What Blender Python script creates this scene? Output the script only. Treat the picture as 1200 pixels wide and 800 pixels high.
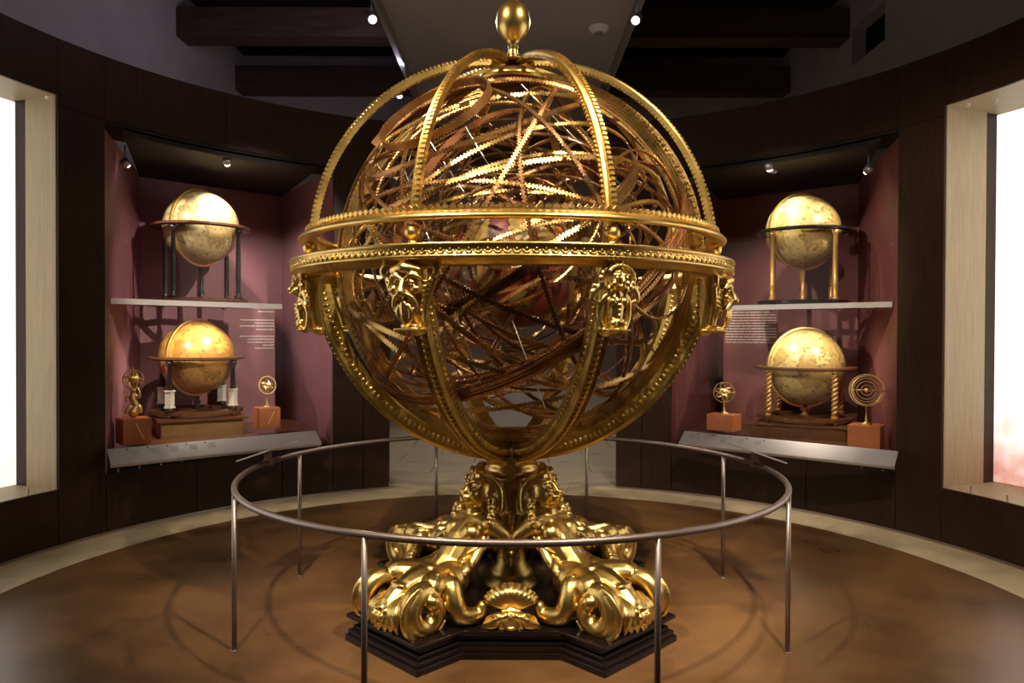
import bpy, math, random
import numpy as np
from mathutils import Vector, Matrix, Quaternion
PI = math.pi
random.seed(7)
for o in list(bpy.data.objects):
    bpy.data.objects.remove(o, do_unlink=True)
scene = bpy.context.scene
COL = scene.collection

# ------------------------------------------------------------------ camera
F, DC, HC, YH = 872.0, 4.6, 1.71, 391.0        # focal length in px, distance to the sphere's axis, eye height, horizon row
cam = bpy.data.cameras.new('camera')
cam.sensor_width = 36.0
cam.lens = F / 1200 * 36
cam_o = bpy.data.objects.new('camera', cam)
COL.objects.link(cam_o)
cam_o.location = (0, -DC, HC)
cam_o.rotation_euler = (math.radians(90 - 0.6), math.radians(-0.2), 0)
scene.camera = cam_o

def at(px, py, d):
    "world point seen at a pixel of the photograph at depth d"
    return Vector(((px - 600) / F * d, d - DC, HC - (py - YH) / F * d))

# ------------------------------------------------------------------ world, exposure
w = bpy.data.worlds.new('world'); scene.world = w
w.use_nodes = True
w.node_tree.nodes['Background'].inputs[0].default_value = (0.55, 0.5, 0.6, 1)
w.node_tree.nodes['Background'].inputs[1].default_value = 0.012
vs = scene.view_settings
vs.view_transform = 'Standard'; vs.look = 'None'; vs.gamma = 1; vs.use_curve_mapping = False
vs.exposure = 0.0
scene.render.film_transparent = False

# ------------------------------------------------------------------ materials
MATS = {}
def mat(name, base, rough=0.5, metal=0.0, var=0.0, scale=8.0, bump=0.0, bscale=60.0, stretch=(1, 1, 1), base2=None,
        emit=None, estr=0.0, rvar=0.0, coat=0.0, spec=0.5, detail=5.0):
    m = bpy.data.materials.new(name); m.use_nodes = True
    nt = m.node_tree; b = nt.nodes['Principled BSDF']
    b.inputs['Base Color'].default_value = (*base, 1)
    b.inputs['Roughness'].default_value = rough
    b.inputs['Metallic'].default_value = metal
    b.inputs['Coat Weight'].default_value = coat
    b.inputs['Specular IOR Level'].default_value = spec
    if emit:
        b.inputs['Emission Color'].default_value = (*emit, 1)
        b.inputs['Emission Strength'].default_value = estr
    if var or base2 or bump or rvar:
        tc = nt.nodes.new('ShaderNodeTexCoord'); mp = nt.nodes.new('ShaderNodeMapping')
        mp.inputs['Scale'].default_value = stretch
        nt.links.new(tc.outputs['Object'], mp.inputs['Vector'])
        n = nt.nodes.new('ShaderNodeTexNoise'); n.inputs['Scale'].default_value = scale
        n.inputs['Detail'].default_value = detail; n.inputs['Roughness'].default_value = 0.6
        nt.links.new(mp.outputs[0], n.inputs['Vector'])
        if var or base2:
            r = nt.nodes.new('ShaderNodeValToRGB')
            c2 = base2 or tuple(max(0, x * (1 - var)) for x in base)
            r.color_ramp.elements[0].position = 0.32; r.color_ramp.elements[1].position = 0.68
            r.color_ramp.elements[0].color = (*c2, 1); r.color_ramp.elements[1].color = (*base, 1)
            nt.links.new(n.outputs['Fac'], r.inputs[0]); nt.links.new(r.outputs[0], b.inputs['Base Color'])
        if rvar:
            mr = nt.nodes.new('ShaderNodeMapRange')
            mr.inputs['To Min'].default_value = max(0.02, rough - rvar); mr.inputs['To Max'].default_value = rough + rvar
            nt.links.new(n.outputs['Fac'], mr.inputs['Value']); nt.links.new(mr.outputs[0], b.inputs['Roughness'])
        if bump:
            n2 = nt.nodes.new('ShaderNodeTexNoise'); n2.inputs['Scale'].default_value = bscale; n2.inputs['Detail'].default_value = 3
            nt.links.new(mp.outputs[0], n2.inputs['Vector'])
            bp = nt.nodes.new('ShaderNodeBump'); bp.inputs['Strength'].default_value = bump; bp.inputs['Distance'].default_value = 0.01
            nt.links.new(n2.outputs['Fac'], bp.inputs['Height']); nt.links.new(bp.outputs[0], b.inputs['Normal'])
    MATS[name] = m
    return m

mat('gold', (0.80, 0.55, 0.17), 0.30, 1.0, var=0.25, scale=5, bump=0.10, bscale=30, rvar=0.08)
mat('gold_old', (0.58, 0.40, 0.11), 0.38, 1.0, var=0.4, scale=9, bump=0.25, bscale=55, rvar=0.1)
mat('gold_ring', (0.60, 0.38, 0.13), 0.30, 1.0, var=0.35, scale=7, bump=0.2, bscale=70, rvar=0.1)
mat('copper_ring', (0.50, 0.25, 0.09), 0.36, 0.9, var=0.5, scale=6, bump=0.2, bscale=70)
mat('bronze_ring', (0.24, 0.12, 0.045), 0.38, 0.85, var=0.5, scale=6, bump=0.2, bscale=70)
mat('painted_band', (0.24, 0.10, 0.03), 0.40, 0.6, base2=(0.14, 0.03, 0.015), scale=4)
mat('steel_wire', (0.75, 0.72, 0.68), 0.3, 1.0)
mat('black_wood', (0.012, 0.007, 0.006), 0.22, 0.0, var=0.5, scale=6, spec=0.3)
mat('dark_wood', (0.046, 0.021, 0.010), 0.48, 0.0, spec=0.2, var=0.45, scale=9, stretch=(7, 7, 0.35), bump=0.12, bscale=30)
mat('oak', (0.40, 0.30, 0.17), 0.5, 0.0, var=0.25, scale=9, stretch=(7, 7, 0.35))
mat('plaster', (0.50, 0.44, 0.43), 0.85, 0.0, var=0.15, scale=1.5)
mat('soffit_paint', (0.40, 0.36, 0.35), 0.7, 0.0, var=0.08, scale=1)
mat('beam_wood', (0.13, 0.075, 0.06), 0.7, 0.0, var=0.5, scale=3, stretch=(0.5, 4, 4), bump=0.3, bscale=12)
mat('ceiling_dark', (0.010, 0.007, 0.006), 0.8, 0.0)
mat('vent_black', (0.003, 0.003, 0.003), 0.9, 0.0)
mat('floor_brown', (0.195, 0.095, 0.034), 0.30, 0.0, base2=(0.080, 0.038, 0.014), scale=1.1, rvar=0.10, bump=0.03, bscale=3, detail=8)  # mottled concrete; stronger mottling also paints in patchy light
mat('stone', (0.60, 0.47, 0.29), 0.38, 0.0, var=0.22, scale=5, rvar=0.08, detail=9)
mat('stone_tile', (0.50, 0.41, 0.31), 0.30, 0.0, var=0.2, scale=2.5, stretch=(0.4, 2, 1), rvar=0.1, detail=8)
mat('steel', (0.42, 0.36, 0.34), 0.32, 1.0)
mat('rail_steel', (0.30, 0.235, 0.21), 0.42, 0.9)
mat('alu', (0.62, 0.57, 0.56), 0.38, 0.7, var=0.06, scale=20, stretch=(1, 6, 6))
mat('maroon', (0.30, 0.125, 0.15), 0.55, 0.0, var=0.12, scale=1.2)
mat('maroon_red', (0.25, 0.082, 0.078), 0.55, 0.0, var=0.12, scale=1.2)
mat('text_white', (0.75, 0.66, 0.64), 0.6)
mat('mark_black', (0.02, 0.02, 0.02), 0.6)
mat('white_plastic', (0.75, 0.73, 0.72), 0.5)
mat('block_red', (0.50, 0.16, 0.055), 0.42, 0.0, var=0.15, scale=4)
mat('block_brown', (0.30, 0.17, 0.06), 0.4, 0.0, var=0.3, scale=6, stretch=(1, 1, 4))
mat('brass', (0.90, 0.66, 0.27), 0.38, 1.0)
mat('walnut', (0.16, 0.065, 0.028), 0.35, 0.0, var=0.4, scale=10, stretch=(3, 3, 1), coat=0.3)
mat('ebony', (0.020, 0.016, 0.015), 0.22, 0.0, coat=0.4)
mat('marble', (0.72, 0.68, 0.62), 0.3, 0.0, var=0.15, scale=14)
mat('column_gold', (0.62, 0.34, 0.10), 0.3, 0.5, var=0.2, scale=8)
mat('lamp_glow', (1, 1, 1), 0.5, emit=(1, 0.93, 0.82), estr=14)
mat('lamp_body', (0.35, 0.33, 0.33), 0.4, 0.6)
mat('clip_steel', (0.7, 0.68, 0.66), 0.3, 1.0)

def globe_mat(name, sea, land, ink):
    m = bpy.data.materials.new(name); m.use_nodes = True; nt = m.node_tree; b = nt.nodes['Principled BSDF']
    b.inputs['Roughness'].default_value = .30; b.inputs['Coat Weight'].default_value = .3
    tc = nt.nodes.new('ShaderNodeTexCoord')
    def noise(sc, det, ro=.6):
        n = nt.nodes.new('ShaderNodeTexNoise'); n.inputs['Scale'].default_value = sc; n.inputs['Detail'].default_value = det; n.inputs['Roughness'].default_value = ro
        nt.links.new(tc.outputs['Object'], n.inputs['Vector']); return n
    def mixc(fac, a, c):
        x = nt.nodes.new('ShaderNodeMix'); x.data_type = 'RGBA'; nt.links.new(fac, x.inputs['Factor'])
        if isinstance(a, tuple): x.inputs[6].default_value = (*a, 1)
        else: nt.links.new(a, x.inputs[6])
        if isinstance(c, tuple): x.inputs[7].default_value = (*c, 1)
        else: nt.links.new(c, x.inputs[7])
        return x.outputs[2]
    def ramp(src, pts):
        r = nt.nodes.new('ShaderNodeValToRGB'); e = r.color_ramp.elements
        e[0].position, e[1].position = pts[0][0], pts[-1][0]
        e[0].color = (*[pts[0][1]] * 3, 1); e[1].color = (*[pts[-1][1]] * 3, 1)
        for p, v in pts[1:-1]: x = e.new(p); x.color = (v, v, v, 1)
        nt.links.new(src, r.inputs[0]); return r.outputs[0]
    n1 = noise(3.2, 9)
    c = mixc(ramp(n1.outputs['Fac'], [(.50, 0), (.53, 1)]), sea, land)                         # continents
    c = mixc(ramp(n1.outputs['Fac'], [(.485, 0), (.505, .75), (.525, 0)]), c, ink)             # coastlines
    n2 = noise(26, 6, .75)
    c = mixc(ramp(n2.outputs['Fac'], [(.52, 0), (.62, .85)]), c, ink)                          # engraved figures and lettering, worn
    nt.links.new(c, b.inputs['Base Color']); MATS[name] = m
globe_mat('globe_paper', (.54, .40, .15), (.40, .26, .08), (.10, .055, .012))
globe_mat('globe_paper_pale', (.60, .47, .23), (.47, .33, .14), (.15, .085, .03))
globe_mat('globe_amber', (.54, .29, .065), (.40, .20, .04), (.14, .06, .012))

def glass_mat():
    m = bpy.data.materials.new('pane_glass'); m.use_nodes = True
    nt = m.node_tree; nt.nodes.clear()
    out = nt.nodes.new('ShaderNodeOutputMaterial'); mix = nt.nodes.new('ShaderNodeMixShader')
    tr = nt.nodes.new('ShaderNodeBsdfTransparent'); gl = nt.nodes.new('ShaderNodeBsdfGlossy')
    tr.inputs[0].default_value = (0.97, 0.97, 0.96, 1); gl.inputs['Roughness'].default_value = 0.0
    fr = nt.nodes.new('ShaderNodeFresnel')
    ge = nt.nodes.new('ShaderNodeNewGeometry'); mr = nt.nodes.new('ShaderNodeMapRange')      # same reflectance on both faces of the thin pane
    mr.inputs['To Min'].default_value = 1.16; mr.inputs['To Max'].default_value = 1 / 1.16
    nt.links.new(ge.outputs['Backfacing'], mr.inputs['Value']); nt.links.new(mr.outputs[0], fr.inputs[0])
    nt.links.new(fr.outputs[0], mix.inputs[0]); nt.links.new(tr.outputs[0], mix.inputs[1]); nt.links.new(gl.outputs[0], mix.inputs[2])
    nt.links.new(mix.outputs[0], out.inputs[0]); MATS['pane_glass'] = m
glass_mat()

def light_panel_mat(name, red):
    m = bpy.data.materials.new(name); m.use_nodes = True
    nt = m.node_tree; b = nt.nodes['Principled BSDF']
    b.inputs['Base Color'].default_value = (0.8, 0.8, 0.8, 1); b.inputs['Roughness'].default_value = 0.6
    b.inputs['Emission Strength'].default_value = 1.2
    tc = nt.nodes.new('ShaderNodeTexCoord'); sep = nt.nodes.new('ShaderNodeSeparateXYZ')
    nt.links.new(tc.outputs['Object'], sep.inputs[0])
    n = nt.nodes.new('ShaderNodeTexNoise'); n.inputs['Scale'].default_value = 9; n.inputs['Detail'].default_value = 8
    nt.links.new(tc.outputs['Object'], n.inputs['Vector'])
    mr = nt.nodes.new('ShaderNodeMapRange')                     # the print on the backlit panel: a red figure at its foot, white above
    mr.inputs['From Min'].default_value = 0.52; mr.inputs['From Max'].default_value = 1.15
    nt.links.new(sep.outputs['Z'], mr.inputs['Value'])
    ad = nt.nodes.new('ShaderNodeMath'); ad.operation = 'MULTIPLY_ADD'; ad.inputs[1].default_value = 1.1; ad.inputs[2].default_value = -0.5
    nt.links.new(n.outputs['Fac'], ad.inputs[0])
    su = nt.nodes.new('ShaderNodeMath'); su.operation = 'ADD'
    nt.links.new(ad.outputs[0], su.inputs[0]); nt.links.new(mr.outputs[0], su.inputs[1])
    r = nt.nodes.new('ShaderNodeValToRGB')
    r.color_ramp.elements[0].color = red; r.color_ramp.elements[1].color = (1, 0.97, 0.93, 1)
    r.color_ramp.elements[0].position = 0.0; r.color_ramp.elements[1].position = 0.95
    nt.links.new(su.outputs[0], r.inputs[0]); nt.links.new(r.outputs[0], b.inputs['Emission Color'])
    MATS[name] = m
light_panel_mat('backlit_red', (0.42, 0.05, 0.03, 1))
light_panel_mat('backlit_white', (0.85, 0.78, 0.74, 1))

# ------------------------------------------------------------------ object helpers
def link(o, parent=None):
    COL.objects.link(o)
    if parent is not None: o.parent = parent
    return o

class MB:
    "collects shapes, builds ONE mesh object"
    def __init__(s): s.v, s.f, s.sm = [], [], []
    def add(s, v, f, smooth=False):
        k = len(s.v); s.v += [tuple(p) for p in v]
        s.f += [tuple(i + k for i in q) for q in f]; s.sm += [smooth] * len(f); return s
    def box(s, c, size, M=None):
        hx, hy, hz = [x / 2 for x in size]
        v = [Vector((x * hx, y * hy, z * hz)) for x in (-1, 1) for y in (-1, 1) for z in (-1, 1)]
        if M is not None: v = [M @ p for p in v]
        v = [p + Vector(c) for p in v]
        return s.add(v, [(0, 1, 3, 2), (4, 6, 7, 5), (0, 4, 5, 1), (2, 3, 7, 6), (0, 2, 6, 4), (1, 5, 7, 3)])
    def tube(s, pts, r, n=10, closed=False, caps=True):
        pts = [Vector(p) for p in pts]; m = len(pts)
        rr = r if isinstance(r, (list, tuple)) else [r] * m
        vs, fs = [], []; up = None
        for i, p in enumerate(pts):
            a = pts[(i - 1) % m] if (closed or i > 0) else p
            b = pts[(i + 1) % m] if (closed or i < m - 1) else p
            t = (b - a).normalized()
            if up is None:
                up = t.orthogonal().normalized()
            up = (up - t * up.dot(t))
            up = up.normalized() if up.length > 1e-6 else t.orthogonal().normalized()
            q = t.cross(up)
            for k in range(n):
                g = 2 * PI * k / n
                vs.append(p + (up * math.cos(g) + q * math.sin(g)) * rr[i])
        for i in range(m if closed else m - 1):
            j = (i + 1) % m
            for k in range(n):
                l = (k + 1) % n
                fs.append((i * n + k, i * n + l, j * n + l, j * n + k))
        if caps and not closed:
            fs.append(tuple(range(n))[::-1]); fs.append(tuple((m - 1) * n + k for k in range(n)))
        return s.add(vs, fs, True)
    def lathe(s, prof, n=48, c=(0, 0, 0), closed=False, smooth=True, M=None):
        vs, fs = [], []; m = len(prof)
        for k in range(n):
            g = 2 * PI * k / n
            for r, z in prof:
                p = Vector((r * math.cos(g), r * math.sin(g), z))
                if M is not None: p = M @ p
                vs.append(p + Vector(c))
        for k in range(n):
            l = (k + 1) % n
            for i in range(m if closed else m - 1):
                j = (i + 1) % m
                fs.append((k * m + i, l * m + i, l * m + j, k * m + j))
        if not closed:
            fs.append(tuple(k * m for k in range(n))[::-1]); fs.append(tuple(k * m + m - 1 for k in range(n)))
        return s.add(vs, fs, smooth)
    def ball(s, c, r, nu=12, nv=8, M=None):
        rx, ry, rz = r if isinstance(r, (tuple, list)) else (r, r, r)
        vs = [Vector((0, 0, rz))]; fs = []
        for i in range(1, nv):
            t = PI * i / nv
            for k in range(nu):
                g = 2 * PI * k / nu
                vs.append(Vector((rx * math.sin(t) * math.cos(g), ry * math.sin(t) * math.sin(g), rz * math.cos(t))))
        vs.append(Vector((0, 0, -rz))); L = len(vs) - 1
        for k in range(nu):
            fs.append((0, 1 + k, 1 + (k + 1) % nu))
            for i in range(nv - 2):
                a = 1 + i * nu
                fs.append((a + k, a + nu + k, a + nu + (k + 1) % nu, a + (k + 1) % nu))
            a = 1 + (nv - 2) * nu
            fs.append((a + k, L, a + (k + 1) % nu))
        if M is not None: vs = [M @ p for p in vs]
        return s.add([p + Vector(c) for p in vs], fs, True)
    def prism(s, poly, z0, z1):
        n = len(poly)
        v = [(x, y, z0) for x, y in poly] + [(x, y, z1) for x, y in poly]
        f = [tuple(range(n))[::-1], tuple(range(n, 2 * n))] + [(i, (i + 1) % n, n + (i + 1) % n, n + i) for i in range(n)]
        return s.add(v, f)
    def mesh(s, name, m=None):
        me = bpy.data.meshes.new(name); me.from_pydata(s.v, [], s.f)
        me.polygons.foreach_set('use_smooth', s.sm)
        import bmesh
        bm = bmesh.new(); bm.from_mesh(me); bmesh.ops.recalc_face_normals(bm, faces=bm.faces); bm.to_mesh(me); bm.free()
        if m: me.materials.append(MATS[m])
        me.update(); return me
    def build(s, name, m, parent=None, edge=None):
        o = bpy.data.objects.new(name, s.mesh(name, m)); link(o, parent)
        return o

def catmull(pts, rad, k=6):
    P = [Vector(p) for p in pts]; out, ro = [], []
    for i in range(len(P) - 1):
        a, b, c, d = P[max(i - 1, 0)], P[i], P[i + 1], P[min(i + 2, len(P) - 1)]
        for j in range(k):
            t = j / k
            out.append(0.5 * ((2 * b) + (c - a) * t + (2 * a - 5 * b + 4 * c - d) * t * t + (-a + 3 * b - 3 * c + d) * t ** 3))
            ro.append(rad[i] + (rad[i + 1] - rad[i]) * t)
    out.append(P[-1]); ro.append(rad[-1])
    return out, ro

class Sculpt(MB):
    "overlapping closed volumes, fused into one continuous surface"
    def limb(s, pts, rad, k=6, n=12):
        p, r = catmull(pts, rad, k)
        s.tube(p, r, n); s.ball(p[0], r[0], n, 8); s.ball(p[-1], r[-1], n, 8); return s
    def fuse(s, name, m, voxel=0.006, smooth=3):
        o = bpy.data.objects.new(name, s.mesh(name)); COL.objects.link(o)
        md = o.modifiers.new('r', 'REMESH'); md.mode = 'VOXEL'; md.voxel_size = voxel; md.use_smooth_shade = True
        sm = o.modifiers.new('s', 'SMOOTH'); sm.iterations = smooth; sm.factor = 0.5
        dg = bpy.context.evaluated_depsgraph_get(); dg.update()
        me = bpy.data.meshes.new_from_object(o.evaluated_get(dg)); me.name = name
        me.materials.clear(); me.materials.append(MATS[m])
        me.polygons.foreach_set('use_smooth', [True] * len(me.polygons))
        bpy.data.objects.remove(o, do_unlink=True)
        return me

def tag(o, label=None, cat=None, group=None, kind=None):
    if label: o['label'] = label
    if cat: o['category'] = cat
    if group: o['group'] = group
    if kind: o['kind'] = kind
    return o
def thing(name, loc, label, cat, rz=0.0, group=None):
    o = bpy.data.objects.new(name, None); o.empty_display_size = 0.1
    COL.objects.link(o); o.location = loc; o.rotation_euler = (0, 0, rz)
    return tag(o, label, cat, group)
def struct(name):
    o = bpy.data.objects.new(name, None); COL.objects.link(o); o['kind'] = 'structure'; return o
def inst(name, me, parent, loc=(0, 0, 0), rz=0.0):
    o = bpy.data.objects.new(name, me); link(o, parent); o.location = loc; o.rotation_euler = (0, 0, rz); return o

# ------------------------------------------------------------------ lamps of the place and added fills: spots on the hanging soffit
def spot(loc, target, energy, color, angle, blend=0.5, radius=0.05, parent=None):
    l = bpy.data.lights.new('spot_light', 'SPOT'); l.energy = energy; l.color = color
    l.spot_size = math.radians(angle); l.spot_blend = blend; l.shadow_soft_size = radius
    o = bpy.data.objects.new('spot_light', l); COL.objects.link(o)
    o.location = loc
    o.rotation_euler = (Vector(target) - Vector(loc)).to_track_quat('-Z', 'Y').to_euler()
    return o

SOFFIT_Z = 5.2
WARM = (1.0, 0.86, 0.66); WARM2 = (1.0, 0.88, 0.72)
LAMPS = []
def ceiling_spot(loc, target, energy, color, angle, label, blend=0.5, radius=0.05, glow=True):
    t = thing('ceiling_spotlight', loc, label, 'spotlight', group='spotlights along the hanging soffit')
    q = (Vector(target) - Vector(loc)).to_track_quat('-Z', 'Y').to_matrix()
    b = MB(); b.lathe([(0.02, 0.10), (0.045, 0.09), (0.05, -0.06), (0.042, -0.06), (0.042, -0.045), (0.0, -0.045)][::-1], 20, M=q); b.build('lamp_housing', 'lamp_body', t)
    b = MB(); b.ball(q @ Vector((0, 0, -.055)), (.038, .038, .03), 20, 12, q); b.build('lamp_lens', 'lamp_glow', t)
    b = MB(); b.tube([(0, 0, 0.06), (0, 0, SOFFIT_Z - loc[2])], 0.012, 8); b.build('stem', 'lamp_body', t)
    spot(Vector(loc) + q @ Vector((0, 0, -0.10)), target, energy, color, angle, blend, radius)

SZ = SOFFIT_Z - 0.2
ceiling_spot((-1.48, 3.2, SZ), (0.2, 0, 2.2), 330, WARM2, 50, 'spotlight on left soffit edge behind the gilded sphere')
ceiling_spot((1.29, 3.2, SZ), (-0.2, 0, 2.2), 330, WARM2, 50, 'bright spotlight on right soffit edge above the gilded sphere')
ceiling_spot((-1.60, 5.9, SZ + .1), (-0.9, 6.5, 0), 160, WARM2, 70, 'spotlight hanging at the soffit edge behind the left cage arc')
ceiling_spot((1.26, 5.9, SZ + .1), (0.6, 6.5, 0), 260, WARM2, 70, 'spotlight hanging at the soffit edge by the right cage arc')
ceiling_spot((-1.5, -3.4, SZ), (-0.1, 0.0, 1.2), 900, WARM, 44, 'spotlight on the soffit over the left front of the barrier')
ceiling_spot((1.5, -3.4, SZ), (0.1, 0.0, 1.2), 1000, WARM, 44, 'spotlight on the soffit over the right front of the barrier')
ceiling_spot((-1.5, -1.3, SZ), (-0.2, -0.1, 2.2), 210, WARM, 60, 'spotlight on the soffit straight above the barrier, left')
ceiling_spot((1.5, -1.3, SZ), (0.3, -0.1, 2.2), 280, WARM, 60, 'spotlight on the soffit straight above the barrier, right')
ceiling_spot((1.35, -0.4, SZ), (-3.00, 3.1, 2.0), 1300, WARM2, 26, 'added fill spotlight on the soffit turned across the room to the mauve case', radius=.03)  # unseen fill, added to light the globes from the front
ceiling_spot((-1.45, -0.4, SZ), (3.05, 3.0, 2.0), 800, WARM2, 26, 'added fill spotlight on the soffit turned across the room to the red case', radius=.03)  # its added counterpart for the globes of the other case
ceiling_spot((1.5, -2.3, SZ), (3.1, 1.1, 0.4), 480, WARM2, 75, 'spotlight turned to the floor beside the right backlit niche')
ceiling_spot((-1.5, -2.3, SZ), (-2.7, 0.8, 0), 90, WARM2, 75, 'spotlight turned to the floor beside the left backlit niche')

# ================================================================== THE SETTING
RW, RIN, ZT = 3.82, 3.34, 4.03
def pol(side, a, r):
    "point at angle a (degrees from the back axis) on the left (-1) or right (+1)"
    a = math.radians(a + (1.5 if side < 0 else -1.5))
    return Vector((side * r * math.sin(a), r * math.cos(a)))
def sector(mb, side, a0, a1, r0, r1, z0, z1, step=2.0):
    n = max(1, int(abs(a1 - a0) / step + 0.5))
    A = [a0 + (a1 - a0) * i / n for i in range(n + 1)]
    poly = [pol(side, a, r0) for a in A] + [pol(side, a, r1) for a in A[::-1]]
    # quad strips (the outline is not convex)
    v, f = [], []
    for a in A:
        for r, z in ((r0, z0), (r1, z0), (r1, z1), (r0, z1)):
            p = pol(side, a, r); v.append((p.x, p.y, z))
    for i in range(n):
        for k in range(4):
            l = (k + 1) % 4
            f.append((i * 4 + k, i * 4 + l, i * 4 + 4 + l, i * 4 + 4 + k))
    f += [(0, 1, 2, 3), (n * 4 + 3, n * 4 + 2, n * 4 + 1, n * 4)]
    return mb.add(v, f)

# floor
floor = struct('floor')
b = MB(); b.lathe([(0.0, -0.05), (RIN, -0.05), (RIN, 0.0), (0.0, 0.0)], 128, smooth=False); b.build('polished_floor_disc', 'floor_brown', floor)
b = MB(); b.box((0, 2.0, -0.10), (14, 22, 0.08)); b.build('subfloor', 'ceiling_dark', floor)
for k in range(32):
    b = MB(); g = 360 / 32
    sector(b, 1, k * g + 0.03, (k + 1) * g - 0.03, RIN + 0.003, RW + 0.02, -0.05, 0.001, 3); b.build('stone_slab', 'stone', floor)
# stone tiles beyond the opening, and where the visitor stands
bt = MB(); bt.box((0, 0, -0.025), (0.99, 0.694, 0.05)); tile_me = bt.mesh('stone_tile', 'stone_tile')
for j in range(12):
    for i in range(-3, 4):
        y = 4.19 + j * 0.70; x = i * 1.0 + (0.5 if j % 2 else 0.0)
        if abs(x) < 3.4: inst('stone_tile', tile_me, floor, (x, y, -0.003))
bt = MB()
for i in range(-12, 12):       # cut row against the ring: a filler with the arc's edge
    x0, x1 = i * 0.125, (i + 1) * 0.125
    y0 = math.sqrt((RW + 0.022) ** 2 - x0 * x0); y1 = math.sqrt((RW + 0.022) ** 2 - x1 * x1)
    bt.prism([(x0, y0), (x1, y1), (x1, 3.84), (x0, 3.84)] if y0 < 3.84 and y1 < 3.84 else [(x0, 3.83), (x1, 3.83), (x1, 3.84), (x0, 3.84)], -0.05, -0.003)
bt.build('threshold_strip', 'stone_tile', floor)
b = MB(); b.box((0, -7.0, -0.03), (9.4, 5.4, 0.05)); b.build('entrance_floor', 'stone_tile', floor)

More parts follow.
